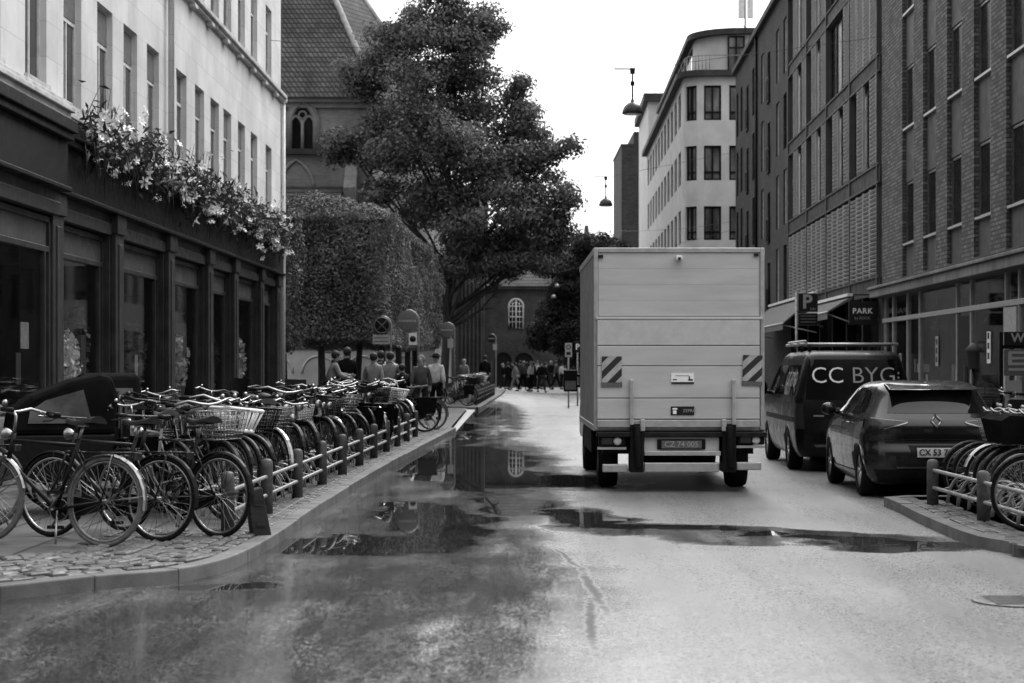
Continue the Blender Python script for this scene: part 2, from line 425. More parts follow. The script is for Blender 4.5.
# ------------------------------------------------------------------ road
def road_material():
    m, nt, b = new_mat('asphalt_wet')
    t = nt.nodes.new('ShaderNodeTexCoord'); P = t.outputs['Object']
    wv = nt.nodes.new('ShaderNodeTexNoise'); wv.inputs['Scale'].default_value = .9; wv.inputs['Detail'].default_value = 6
    link(nt, P, wv.inputs['Vector'])
    sub = nt.nodes.new('ShaderNodeVectorMath'); sub.operation = 'SUBTRACT'; link(nt, wv.outputs['Color'], sub.inputs[0]); sub.inputs[1].default_value = (.5,.5,.5)
    sc = nt.nodes.new('ShaderNodeVectorMath'); sc.operation = 'MULTIPLY'; link(nt, sub.outputs[0], sc.inputs[0]); sc.inputs[1].default_value = (.9, 2.6, 0)
    wp = nt.nodes.new('ShaderNodeVectorMath'); wp.operation = 'ADD'; link(nt, P, wp.inputs[0]); link(nt, sc.outputs[0], wp.inputs[1])
    def ell(lst, vec):
        out = None
        for (cx, cy, rx, ry, rot) in lst:
            mp = nt.nodes.new('ShaderNodeMapping'); mp.vector_type = 'TEXTURE'
            link(nt, vec, mp.inputs[0]); mp.inputs['Location'].default_value = (cx, cy, 0)
            mp.inputs['Rotation'].default_value = (0, 0, rot); mp.inputs['Scale'].default_value = (rx, ry, 1)
            ln = nt.nodes.new('ShaderNodeVectorMath'); ln.operation = 'LENGTH'; link(nt, mp.outputs[0], ln.inputs[0])
            v = math_n(nt, 'SUBTRACT', 1.0, ln.outputs['Value'])
            out = v if out is None else math_n(nt, 'MAXIMUM', out, v)
        return out
    pud = ell(PUDDLES, wp.outputs[0])
    puddle = ramp(nt, math_n(nt, 'ADD', pud, math_n(nt, 'MULTIPLY', math_n(nt, 'SUBTRACT', noise(nt, coords(nt, (1, .5, 1)), 3.5, 6, .7), .5), .7)), -.06, .14)
    soak = ramp(nt, ell(DAMP, wp.outputs[0]), -.1, .32)
    streak = noise(nt, coords(nt, (1.1, .16, 1)), 1.2, 6, .62)
    gnoise = noise(nt, coords(nt, (2.6, .22, 1)), 2.2, 8, .75)
    fade = math_n(nt, 'MULTIPLY', math_n(nt, 'MULTIPLY', soak, ramp(nt, gnoise, .2, .62, .72, 1)), ramp(nt, math_n(nt, 'ADD', streak, math_n(nt, 'MULTIPLY', noise(nt, coords(nt, (.5, .5, 1)), 1.1, 7, .7), .5)), .40, .80))
    damp = math_n(nt, 'MAXIMUM', ramp(nt, pud, -.7, .05, 0, .85), fade)
    sc2 = nt.nodes.new('ShaderNodeVectorMath'); sc2.operation = 'MULTIPLY'; link(nt, sub.outputs[0], sc2.inputs[0]); sc2.inputs[1].default_value = (.17, .5, 0)
    wp2 = nt.nodes.new('ShaderNodeVectorMath'); wp2.operation = 'ADD'; link(nt, P, wp2.inputs[0]); link(nt, sc2.outputs[0], wp2.inputs[1])
    trk = math_n(nt, 'MULTIPLY', ramp(nt, ell(TRACKS, wp2.outputs[0]), 0, .9), ramp(nt, noise(nt, coords(nt, (9, .35, 1)), 2.0, 6, .75), .35, .6)); damp = math_n(nt, 'MULTIPLY', damp, math_n(nt, 'SUBTRACT', 1.0, math_n(nt, 'MULTIPLY', trk, .17)))
    vo = nt.nodes.new('ShaderNodeTexVoronoi'); vo.inputs['Scale'].default_value = 90; link(nt, P, vo.inputs['Vector'])
    sv_ = nt.nodes.new('ShaderNodeSeparateColor'); link(nt, vo.outputs['Color'], sv_.inputs[0]); cell = sv_.outputs[0]
    speck = math_n(nt, 'MULTIPLY', ramp(nt, cell, .6, .85), ramp(nt, noise(nt, coords(nt, (1, .4, 1)), 1.7, 4, .6), .3, .65, .25, 1))
    damp = math_n(nt, 'MULTIPLY', damp, math_n(nt, 'MULTIPLY_ADD', speck, -.42, 1.0))
    crack = ell(CRACKS, wp2.outputs[0]); crk = ramp(nt, math_n(nt, 'ADD', crack, math_n(nt, 'MULTIPLY', math_n(nt, 'SUBTRACT', noise(nt, P, 9, 4, .7), .5), 2.2)), -.5, .8)
    fine = noise(nt, P, 60, 3, .75); grit = noise(nt, P, 22, 3, .75)
    patch = ramp(nt, noise(nt, P, .35, 5, .6), .3, .7, .8, 1.2)
    track = ramp(nt, noise(nt, coords(nt, (2.2, .05, 1)), 1.0, 3), .35, .65, .88, 1.1)
    a = math_n(nt, 'MULTIPLY', ramp(nt, math_n(nt, 'ADD', math_n(nt, 'MULTIPLY', fine, .6), math_n(nt, 'MULTIPLY', grit, .4)), .33, .67, .07, .26), math_n(nt, 'MULTIPLY', patch, track))
    a = math_n(nt, 'MULTIPLY', a, math_n(nt, 'MULTIPLY_ADD', cell, .7, .65))
    a = math_n(nt, 'MULTIPLY', a, ramp(nt, damp, 0, 1, 1, .16))
    a = math_n(nt, 'MULTIPLY', a, ramp(nt, puddle, 0, 1, 1, .5))
    a = math_n(nt, 'MULTIPLY', a, ramp(nt, crk, 0, 1, 1, .2))
    cc = nt.nodes.new('ShaderNodeCombineColor')
    for i in range(3): link(nt, a, cc.inputs[i])
    link(nt, cc.outputs[0], b.inputs['Base Color'])
    r = math_n(nt, 'ADD', ramp(nt, damp, 0, 1, .31, .05), math_n(nt, 'MULTIPLY', math_n(nt, 'MULTIPLY', math_n(nt, 'SUBTRACT', streak, .5), .25), math_n(nt, 'SUBTRACT', 1.0, math_n(nt, 'MULTIPLY', damp, .75))))
    r = math_n(nt, 'MULTIPLY_ADD', math_n(nt, 'SUBTRACT', math_n(nt, 'MULTIPLY_ADD', fine, .5, math_n(nt, 'MULTIPLY', cell, .5)), .5), math_n(nt, 'MULTIPLY_ADD', damp, -.14, .2), r)
    r = mixrgb(nt, crk, r, g3(.7))
    r = mixrgb(nt, puddle, r, g3(.015))
    link(nt, r, b.inputs['Roughness'])
    b.inputs['IOR'].default_value = 1.55
    h = math_n(nt, 'MULTIPLY', math_n(nt, 'ADD', math_n(nt, 'ADD', fine, grit), cell), math_n(nt, 'MULTIPLY', math_n(nt, 'SUBTRACT', 1.0, puddle), ramp(nt, damp, 0, .8, 1, .11)))
    bp = nt.nodes.new('ShaderNodeBump'); bp.inputs['Strength'].default_value = .32; bp.inputs['Distance'].default_value = .01
    link(nt, h, bp.inputs['Height']); link(nt, bp.outputs[0], b.inputs['Normal'])
    MATS['asphalt_wet'] = m
PUDDLES = [(-.75, 29, 1.2, 5.8, 0), (.35, 24.2, .9, 1.3, .2), (-.25, 24.5, .8, 2.8, 0), (-1.2, 61, .9, 8, 0), (-1.25, 45.5, .5, 3.5, 0), (-1.0, 38, .35, 4, 0),
           (-1.3, 15.5, 1.0, 1.0, .1), (-.6, 17.4, .5, 1.6, 0), (-1.9, 12.9, .40, .25, .2), (1.35, 17.1, .8, .45, -.3), (2.3, 16.35, .35, .3, -.3), (3.05, 15.7, .85, .36, -.45), (.7, 18.2, .35, 1.0, .2),
           (.05, 20.0, .5, 1.6, 0), (-.9, 18.5, .5, 2.2, .1)]
DAMP = [(-1.75, 14, 2.55, 10, .05), (-.9, 27, 1.9, 15, 0), (-1, 55, 1.6, 30, 0), (2, 16.5, 1.9, .9, -.3), (-3.0, 9.0, 3.6, 4.5, 0)]
CRACKS = [(.53, 12.6, .042, 1.7, .03), (.47, 10.9, .036, 1.3, -.03), (.44, 14.4, .03, 1.0, .10)]
TRACKS = [(-1.25, 10.6, .05, 2.6, -.14), (-.75, 10.4, .06, 2.6, -.30), (-.45, 9.8, .10, 2.2, -.36), (-1.7, 20.5, .12, 4.5, -.02), (-.35, 19.2, .25, 1.6, 0), (-1.5, 17.4, .5, .35, 0), (-.1, 33, .25, 6, .02)]
road_material()
b = MB(); b.quad((-260,-60,0), (260,-60,0), (260,420,0), (-260,420,0))
tag(b.build('road', 'asphalt_wet', recalc=False), kind='structure')

# pavements -------------------------------------------------------------
KL = [G(x, y) for x, y in ((0,601),(95,590),(194,580),(260,555.5),(329,507.6),(393,467),(456,432))]
KL = [(-6.5, 7.6), (-4.6, 10.2)]+KL
def smooth_line(pts, n=8):
    out = []; P = [pts[0]]+list(pts)+[pts[-1]]
    for i in range(1, len(P)-2):
        for k in range(n):
            t = k/n; q = []
            for c in range(2):
                p0, p1, p2, p3 = (P[i+j][c] for j in (-1, 0, 1, 2))
                q.append(.5*((2*p1)+(-p0+p2)*t+(2*p0-5*p1+4*p2-p3)*t*t+(-p0+3*p1-3*p2+p3)*t**3))
            out.append(tuple(q))
    out.append(tuple(pts[-1])); return out
def offset_line(pts, d):
    out = []
    for i, p in enumerate(pts):
        a = Vector(pts[max(i-1, 0)]); c = Vector(pts[min(i+1, len(pts)-1)])
        t = (c-a).normalized(); out.append((p[0]-t.y*d, p[1]+t.x*d))
    return out
def kerb(line, name, width=.14, h=.10, side=1, joints=1.0):
    """kerb stones along a line, each slightly uneven, one mesh"""
    o = MB(); q = random.Random(3)
    inner = offset_line(line, width*side)
    P = []                                 # resample to short steps, then cut into stones
    for i in range(len(line)-1):
        L = math.dist(line[i], line[i+1]); k = max(1, round(L/.25))
        for j in range(k):
            t = j/k; P.append(tuple(line[i][c]+(line[i+1][c]-line[i][c])*t for c in range(2))+tuple(inner[i][c]+(inner[i+1][c]-inner[i][c])*t for c in range(2)))
    P.append(tuple(line[-1])+tuple(inner[-1]))
    i = 0
    while i < len(P)-1:
        e = min(len(P)-1, i+q.choice((4, 5, 5, 6))); rows = []; z = h+q.uniform(-.005, .005)
        for r in range(i, e+1):
            a, b_, c, d = P[r]; s_ = 0
            if r == e and e < len(P)-1:
                a0, b0, c0, d0 = P[r-1]; a, b_, c, d = (a0+(a-a0)*.97, b0+(b_-b0)*.97, c0+(c-c0)*.97, d0+(d-d0)*.97)
            rows += [(a, b_, -.02), (a, b_, z), (c, d, z), (c, d, -.02)]
        n_ = e-i+1; fs = [(0,1,2,3), tuple(4*(n_-1)+x for x in (3,2,1,0))]
        for r in range(n_-1):
            for x in range(3): fs.append((4*r+x, 4*r+4+x, 4*r+5+x, 4*r+1+x))
        o.add(rows, fs); i = e
    ob = o.build(name, 'kerb_stone', bevel=.012)
    return tag(ob, kind='structure')
def sheet(name, poly, z, mat):
    o = MB(); o.add([(x, y, z) for x, y in poly], [tuple(range(len(poly)))])
    ob = o.build(name, mat, recalc=False)
    if ob.data.polygons[0].normal.z < 0: ob.data.flip_normals()
    return tag(ob, kind='structure')
KLs = smooth_line(KL, 6)
kerb(KLs, 'left_kerb', side=1)
kin = offset_line(KLs, .13)
sheet('left_pavement', kin+[(kin[-1][0]-.1, 62), (-30, 62), (-30, 7.6)], .094, 'slab_paving')
# setts along the kerb: a wide wedge at the corner, three rows beside the rack
def setts(name, line, rows, size, z, seed=1, side=1, gap=.012, mat='cobble', rough=.012):
    q = random.Random(seed); o = MB()
    for r in range(rows):
        ln = offset_line(line, side*(.15+r*size))
        # walk along ln
        segs = [(ln[i], ln[i+1]) for i in range(len(ln)-1)]
        tot = sum(math.dist(*s_) for s_ in segs); s = q.random()*size
        while s < tot-.2:
            L = size*q.uniform(1.0, 1.75)
            acc = 0
            for p0, p1 in segs:
                d = math.dist(p0, p1)
                if acc+d >= s: break
                acc += d
            t = (s-acc)/d; x, y = p0[0]+(p1[0]-p0[0])*t, p0[1]+(p1[1]-p0[1])*t
            tx, ty = (p1[0]-p0[0])/d, (p1[1]-p0[1])/d; nx, ny = -ty*side, tx*side
            hh = z+q.uniform(-.003, rough); w_ = size-gap
            k = .014
            bot = [(0,0),(L-gap,0),(L-gap,w_),(0,w_)]; top = [(k,k),(L-gap-k,k),(L-gap-k,w_-k),(k,w_-k)]
            tl = q.uniform(-.004, .004)
            vs = [(x+tx*a+nx*c, y+ty*a+ny*c, z-.03) for a, c in bot]+[(x+tx*a+nx*c, y+ty*a+ny*c, hh-.004) for a, c in bot]+[(x+tx*a+nx*c, y+ty*a+ny*c, hh+.006+(tl if i < 2 else -tl)) for i, (a, c) in enumerate(top)]
            o.add(vs, [(0,1,5,4),(1,2,6,5),(2,3,7,6),(3,0,4,7),(4,5,9,8),(5,6,10,9),(6,7,11,10),(7,4,8,11),(8,9,10,11)])
            s += L
    return tag(o.build(name, mat), kind='structure')
i0 = next(i for i, p in enumerate(KLs) if p[1] > 14.9)
setts('sett_paving', KLs[:i0+2], 12, .105, .098, 4, rough=.02)
setts('sett_border', KLs[i0:], 3, .115, .099, 5, rough=.006)
# second kerb island with its bicycles
K2 = [G(448,409), G(480,410), G(501,396), (-.35, 112)]
K2 = [K2[0], (K2[1][0]-.15, K2[1][1]), (K2[1][0], K2[1][1]+.6), K2[2], K2[3]]
kerb(K2, 'far_left_kerb', side=1)
k2i = offset_line(K2, .13)
sheet('far_left_pavement', k2i+[(-30, 112), (-30, 64.5)], .094, 'slab_paving')
sheet('driveway_apron', [(KL[-1][0], 42), (K2[1][0], 63), (K2[0][0], 64.3), (-8, 64.3), (-8, 61.9), (kin[-1][0]-.1, 61.9), kin[-1]], .012, 'concrete')
# right kerb island and pavement
KR = [G(1075, 559), G(1024,555), G(1005,553), G(971,546), G(926,527), G(900,513.5)]
KR = [(9, 13.6)]+KR+[(3.97, 19.75), (4.25, 20.0), (6.2, 20.05), (6.35, 20.4), (6.5, 26), (8.6, 100), (8.95, 112)]
KRs = smooth_line(KR[:8], 6)+smooth_line(KR[8:], 4)
kerb(KRs, 'right_kerb', side=-1)
kri = offset_line(KRs, -.13)
sheet('right_pavement', kri+[(16, 112), (16, 13.5)], .094, 'slab_paving')
ir = [i for i, p in enumerate(KRs) if p[1] < 19.3]
setts('right_sett_border', KRs[2:len(ir)], 3, .12, .10, 9, side=-1)
sheet('far_plaza', [(-60, 112), (60, 112), (60, 200), (-60, 200)], .016, 'concrete')
o = MB(); mx, my = G(1020, 602)
o.lathe([(.28, 0), (.30, .004), (.30, .010), (.27, .012)], (mx, my, 0), 28)
for i in range(-4, 5): o.box(mx-.2, mx+.2, my+i*.05-.012, my+i*.05+.012, .012, .016)
tag(o.build('manhole_cover', 'dull_steel'), 'round iron manhole cover set flat in the grey asphalt', 'manhole cover')

# ------------------------------------------------------------------ buildings
def win_meshes(w, h, mat='window_glass', fmat='cream_frame', bars=(), trans=None, fw=.055, t=.05, side='x'):
    """shared meshes for one window: glass sheet and frame, local u along the wall, v up, d inward"""
    mp = (lambda u, v, d: (d, u, v)) if side == 'x' else ((lambda u, v, d: (-d, u, v)) if side == '-x' else (lambda u, v, d: (u, d, v)))
    gl = MB(); slab(gl, fw*.5, w-fw*.5, fw*.5, h-fw*.5, t*.5, t*.5+.012, mp)
    fr = MB()
    for (a, b_, c, d) in ((0, w, 0, fw), (0, w, h-fw, h), (0, fw, fw, h-fw), (w-fw, w, fw, h-fw)): slab(fr, a, b_, c, d, 0, t, mp)
    for x in bars: slab(fr, x-fw*.4, x+fw*.4, fw, h-fw, .004, t-.004, mp)
    for z in (trans or ()): slab(fr, fw, w-fw, z-fw*.5, z+fw*.5, .002, t-.002, mp)
    return gl.mesh('pane', mat), fr.mesh('frame', fmat)

# --- left corner building with dark shop front ---------------------------------
FD = .008
def fx(Y): return -6.384+FD*Y
Y0 = 16.0
bF = thing('corner_building', 'pale stone corner building with black shop front and flower garland', 'building', (fx(Y0), Y0, 0), -math.atan(FD))
yl = lambda Y: Y-Y0
MF = lambda u, v, d: (-d, u, v)
YE = yl(48.0); YS = yl(24.8)
BAY = .15
cent = [23.5, 26.0, 28.0, 29.8, 31.6, 34.2, 36.1, 37.85, 39.45, 41.4, 43.3, 45.75]
W1 = 1.02
def ops_for(lst, z0, z1, w_=W1): return [(yl(c)-w_/2, yl(c)+w_/2, z0, z1) for c in lst]
ext = [17.4, 19.4, 21.4]
FLOORS = [(5.14, 6.93), (8.55, 10.36), (11.95, 13.75)]
o = MB()
ops = [q for z in FLOORS for q in ops_for(cent[1:], *z)]
pierced(o, (YS, YE), (4.9, 15), ops, MF, .13)
ops2 = [q for z in FLOORS for q in ops_for(ext+cent[:1], *z)]
pierced(o, (0, YS), (4.9, 15), ops2, lambda u, v, d: (BAY-d, u, v), .13)
o.quad((BAY, YS, 4.9), (0, YS, 4.9), (0, YS, 15), (BAY, YS, 15))
o.build('stone_wall', 'stone', bF)
o = MB()       # the body behind the facade
o.box(-13, -.60, .3, YE-.02, 3.3, 14.9)
o.box(-13, -.002, YE-.3, YE, 0, 14.9)
o.box(-13, -.002, 0, .3, 0, 14.9)
o.box(-13, -5.0, .3, YE-.3, 0, 3.3)
o.build('building_body', 'dark_wall', bF)
o = MB(); o.box(-13.2, BAY+.15, -.1, YE+.15, 15, 15.25); o.build('roof', 'stone_trim', bF)
o = MB(); o.box(-4.9, -.35, .35, YE-.35, -.02, .12); o.build('shop_floor', 'concrete', bF)
gl, fr = win_meshes(W1, 1.79, side='-x', bars=(W1/2,), trans=(1.22,), fw=.06)
bl = MB(); slab(bl, .06, W1-.06, 1.25, 1.74, -.006, .02, MF); bl = bl.mesh('blind', 'blind')
cu_ = MB(); slab(cu_, .06, .30, .07, 1.19, .012, .022, MF); cu_ = cu_.mesh('curtain', 'curtain')
sill = MB(); slab(sill, -.05, W1+.05, -.07, 0, -.13, .02, MF); sill = sill.mesh('sill', 'stone_trim')
for k, (z0, z1) in enumerate(FLOORS):
    for i, c in enumerate(ext+cent):
        bay = BAY if c < 24.8 else 0
        p = put('window', gl, bF, (bay-.085, yl(c)-W1/2, z0)); put('frame', fr, p)
        if (i*7+k*3) % 5 != 1: put('blind', bl, p)
        if (i+k) % 3 == 0: put('curtain', cu_, p)
        if k != 1: put('sill', sill, p)
o = MB()       # cornice under the first floor windows, stepping back beside the bay
for (a, b_, dx) in ((-.1, YS+.12, BAY), (YS+.12, YE+.1, 0)):
    o.box(-.05, dx+.10, a, b_, 4.80, 4.90); o.box(-.05, dx+.16, a, b_, 4.90, 4.97); o.box(-.05, dx+.12, a, b_, 4.97, 5.04)
o.build('cornice', 'stone_trim', bF, bevel=.012)
o = MB(); o.box(-.05, .10, YS+.3, YE+.1, 8.36, 8.43); o.box(-.05, .16, YS+.3, YE+.1, 8.43, 8.52)
y = YS+.6
while y < YE: o.box(.002, .13, y, y+.34, 8.28, 8.36); y += 1.9
o.build('string_course', 'stone_trim', bF, bevel=.01)
o = MB(); o.tube([(.09, yl(32.75), 4.9), (.09, yl(32.75), 15)], .055, 10); o.tube([(.09, yl(32.75), 8), (.09, yl(32.75), 8.12)], .07, 10)
o.build('downpipe', 'stone', bF)
o = MB(); o.tube([(.06, YE+.1, .1), (.06, YE+.1, 8.4)], .05, 10); o.lathe([(.05, 0), (.10, .06), (.10, .14), (.05, .18)], (.06, YE+.1, 8.3), 12)
o.build('downpipe', 'white_paint', bF)
# black shop front
o = MB()
for (a, b_, dx) in ((-.08, YS+.1, BAY), (YS+.1, YE+.08, 0)):
    o.box(-.3, dx+.06, a, b_, 3.90, 4.52); o.box(-.3, dx+.12, a, b_, 3.84, 3.90); o.box(-.3, dx+.15, a, b_, 4.52, 4.62); o.box(-.3, dx+.20, a, b_, 4.62, 4.78)
o.build('fascia', 'black_paint', bF, bevel=.012)
PIL = [17.3, 21.2, 25.15, 28.95, 33.2, 37.3, 40.6, 44.6, 47.62]
for p_ in PIL:
    y = yl(p_); dx = BAY if p_ < 24.9 else 0; hw = .29 if p_ < 47 else .35
    o = MB(); o.box(-.42, dx-.06, y-hw-.05, y+hw+.05, 0, 3.86)
    o.box(-.06, dx+.02, y-hw, y+hw, .55, 3.55)
    o.box(-.06, dx+.07, y-hw-.04, y+hw+.04, 0, .55); o.box(-.06, dx+.06, y-hw-.03, y+hw+.03, 3.55, 3.84)
    o.box(-.06, dx+.04, y-hw*.45, y+hw*.45, .7, 3.4)
    o.build('pilaster', 'pilaster_paint', bF, bevel=.012)
for i in range(len(PIL)-1):
    a, b_ = yl(PIL[i])+.30, yl(PIL[i+1])-.30
    dx = BAY if PIL[i] < 24 else 0
    win = bpy.data.objects.new('shop_window', None); COL.objects.link(win); win.parent = bF
    o = MB(); o.box(dx-.25, dx-.13, a, b_, .1, .55); o.box(dx-.13, dx-.11, a+.15, b_-.15, .18, .48)
    o.build('stall_riser', 'black_paint', win, bevel=.01)
    o = MB(); m_ = b_-.28
    for (p, q, c, d) in ((a, b_, .55, .63), (a, b_, 3.02, 3.10), (a, a+.08, .63, 3.5), (b_-.08, b_, .63, 3.5), (m_-.025, m_+.025, .63, 3.02), (a, b_, 3.42, 3.5)):
        o.box(dx-.25, dx-.16, p, q, c, d)
    o.build('frame', 'pilaster_paint', win, bevel=.008)
    o = MB(); o.box(dx-.22, dx-.205, a+.04, b_-.04, .6, 3.05); o.build('pane', 'shop_glass', win)
    o = MB(); o.box(dx-.23, dx-.20, a+.04, b_-.04, 3.08, 3.45); o.build('panel', 'spandrel', win)
    o = MB(); o.box(dx-.25, dx-.03, a, b_, 3.52, 3.70); o.box(dx-.25, dx-.07, a, b_, 3.70, 3.86); o.build('shutter_box', 'pilaster_paint', win, bevel=.012)
    o = MB()
    for q in range(1+i % 2):
        y0_ = b_-.55-rnd.random()*1.1; z0_ = 1.2+rnd.random()*.9; o = MB(); o.box(dx-.29, dx-.28, y0_-.20-rnd.random()*.2, y0_, z0_, z0_+.28+rnd.random()*.3); o.build('poster', rnd.choice(['light_paint', 'plate_grey', 'spandrel']), win)
    o = MB(); o.box(dx-1.6, dx-.31, a+.2, b_-.5, .12, .8); o.box(dx-1.4, dx-.33, a+.4, b_-.7, .8, .84); o.build('display_shelf', 'stone_trim', win)

def blob(n, c, r, g, shell=.5):
    d = g.normal(0, 1, (n, 3)); d /= np.linalg.norm(d, axis=1)[:, None]
    k = (shell+(1-shell)*g.random(n)**.5)[:, None]
    return np.array(c)+d*k*np.array(r), d
g_ = np.random.default_rng(5)
for i, (yy, h_, lab) in enumerate(((28.1, 1.5, 'tall bushy plant in pot inside the second black shop window'), (27.5, 1.0, 'short leafy plant in pot inside the second black shop window'),
        (32.3, 1.3, 'leafy pot plant inside the third black shop window'), (36.4, 1.1, 'leafy pot plant inside the fourth black shop window'),
        (39.9, 1.3, 'leafy pot plant inside the fifth black shop window'), (43.7, 1.2, 'leafy pot plant inside the sixth black shop window'))):
    pl = thing('potted_plant', lab, 'plant', (fx(yy)-.50, yy, .84), 0, 'plants inside the shop windows')
    o = MB(); o.lathe([(.12, 0), (.17, .26), (.18, .28), (.15, .28)], (0,0,0), 14); o.build('pot', 'light_paint', pl)
    pts, nn = blob(520, (0, 0, .3+h_*.4), (.24, .36, h_*.5), g_, .2); leaves('foliage', pts, nn, .12, 'petal' if i % 2 else 'leaf_light', pl, seed=i)

# flower garland hanging over the fascia
gar = thing('flower_garland', 'long garland of white lilies and trailing leaves along the black fascia', 'garland', (fx(25.6)+.06, 25.6, 4.74), -math.atan(FD))
g_ = np.random.default_rng(11); L_ = 21.4
n = 11000; t = g_.random(n)**.8*L_
th = .42*(.75+.35*np.sin(t*1.7)+.2*np.sin(t*4.1))
pts = np.stack([.16+g_.normal(0, .17, n), t, .08+th*g_.normal(0, .5, n)-.05], 1)
leaves('foliage', pts, np.tile([1, -.4, .5], (n, 1)), .15, 'leaf_dark', gar, seed=3, aspect=.3)
n = 1500; t = g_.random(n)*L_; k = g_.random(n)
pts = np.stack([.2+g_.normal(0, .1, n), t, -.15-k*.55*(.6+.5*np.sin(t*2.3))], 1)
o = MB()
for i in range(170):
    t0 = g_.random()*L_; x0 = .1+g_.random()*.2; l_ = .25+.5*g_.random()
    if i % 3: o.tube([(x0, t0, -.1), (x0+.05, t0+g_.normal(0, .06), -.1-l_*.5), (x0+.02, t0+g_.normal(0, .1), -.1-l_)], [.012, .009, .003], 3)
    else: o.tube([(x0-.1, t0, .1), (x0, t0+g_.normal(0, .1), .35), (x0+.1, t0+g_.normal(0, .25), .3+l_*.7)], [.01, .007, .003], 3)
tag(o.build('trailing_stems', 'leaf_dark', gar), kind='stuff')
def lily(q):
    o = MB()
    for k in range(6):
        a = k*math.pi/3+q.uniform(-.1, .1); c, s_ = math.cos(a), math.sin(a); l_ = q.uniform(.8, 1.1)
        P = [(.02, 0, 0), (.06, .035, .03), (.13*l_, .03, .05), (.17*l_, 0, .02), (.13*l_, -.03, .05), (.06, -.035, .03)]
        o.add([(x*c-y_*s_, x*s_+y_*c, z) for x, y_, z in P], [(0,1,5), (1,2,4,5), (2,3,4)])
    o.tube([(0,0,-.10), (0,0,0)], [.012, .03], 6)
    return o.mesh('blossom', 'petal', recalc=False)
LIL = [lily(rnd) for _ in range(4)]
for i in range(100):
    t0 = (i+rnd.random())/100; t0 = t0**1.15*L_
    put('blossom', LIL[i % 4], gar, (.26+rnd.uniform(-.05, .16), t0, .05+rnd.gauss(0, .25)),
        (rnd.uniform(.5, 1.4), rnd.uniform(.3, 1.1), rnd.uniform(0, 6)), scale=[rnd.uniform(.48, .78)]*3)
o = MB()
for i in range(380):
    t0 = rnd.random()**.8*L_; x0 = .22+rnd.uniform(-.12, .2); z0 = .03+rnd.gauss(0, .24); me = LIL[i % 4]
    Mx = Matrix.Translation((x0, t0, z0)) @ Matrix.Rotation(rnd.uniform(0, 6), 4, 'Z') @ Matrix.Rotation(rnd.uniform(.5, 1.5), 4, 'X') @ Matrix.Scale(rnd.uniform(.4, .7), 4)
    o.add([Mx @ v.co for v in me.vertices], [tuple(p.vertices) for p in me.polygons])
tag(o.build('blossom_mass', 'petal', gar, recalc=False), kind='stuff')

# --- right: brick pier building with glazed ground floor ------------------------
RD = .03
def rx(Y): return 7.9+RD*Y
MR = lambda u, v, d: (d, u, v)
YA0, YA1 = 20.0, 46.5
bA = thing('brick_office', 'brick office with tall piers above a wide glazed shop front', 'building', (rx(YA0), YA0, 0), -math.atan(RD))
ya = lambda Y: Y-YA0
LA = ya(YA1)
cols = [c for c in (22.4, 25.0, 27.6, 30.0, 32.6, 35.25, 37.8, 40.4, 42.95)]
rec = [(ya(c)-.72, ya(c)+.72, 3.6, 14.9) for c in cols]
o = MB(); pierced(o, (0, LA), (3.45, 16), rec, MR, .16); o.build('brick_wall', 'brick_pier', bA)
o = MB(); o.box(.5, 9, .05, LA-.05, 3.2, 15.9); o.box(3.0, 9, .05, LA-.05, 0, 3.2); o.box(.02, .5, 0, .3, 0, 15.9); o.box(.02, .5, LA-.3, LA, 0, 15.9)
o.build('building_body', 'dark_wall', bA)
o = MB(); o.box(-.25, 9.1, -.05, LA, 16, 16.3); o.build('roof', 'roof_dark', bA)
ZW = [(4.38, 5.80), (7.08, 8.50), (9.78, 11.2), (12.48, 13.9)]
gl, fr = win_meshes(1.42, 1.42, side='x', mat='dark_reflect_pane', fmat='dull_steel', bars=(.5,), fw=.05)
sl_ = MB(); slab(sl_, .01, 1.41, -.05, .0, -.10, .04, MR); sl_ = sl_.mesh('sill', 'aluminium')
for c in cols:
    zz = 3.6
    for k, (z0, z1) in enumerate(ZW):
        o = MB(); slab(o, ya(c)-.719, ya(c)+.719, zz, z0-.05, .09, .2, MR); o.build('spandrel', 'spandrel', bA); zz = z1+.02
        p = put('window', gl, bA, (.105, ya(c)-.71, z0)); put('frame', fr, p); put('sill', sl_, p)
    o = MB(); slab(o, ya(c)-.719, ya(c)+.719, zz, 14.88, .09, .2, MR); o.build('spandrel', 'spandrel', bA)
o = MB(); o.box(-.30, .48, 0, LA+.1, 3.20, 3.40); o.box(-.36, .48, 0, LA+.12, 3.40, 3.47); o.build('fascia', 'fascia_stone', bA, bevel=.015)
sf = bpy.data.objects.new('shop_front', None); COL.objects.link(sf); sf.parent = bA
o = MB()
mull = [46.2, 45.1, 43.2, 41.7, 37.7, 36.4, 33.5, 32.5, 30.2, 27.6, 25.0, 22.4, 20.2]
for y in mull: o.box(.02, .12, ya(y)-.035, ya(y)+.035, .30, 3.2)
o.box(.0, .14, .05, LA-.05, 2.58, 2.68); o.box(.03, .11, .05, LA-.05, .22, .30)
o.build('frame', 'aluminium', sf, bevel=.006)
o = MB(); o.box(.06, .075, .05, LA-.05, .28, 3.18); o.build('pane', 'shop_glass', sf)
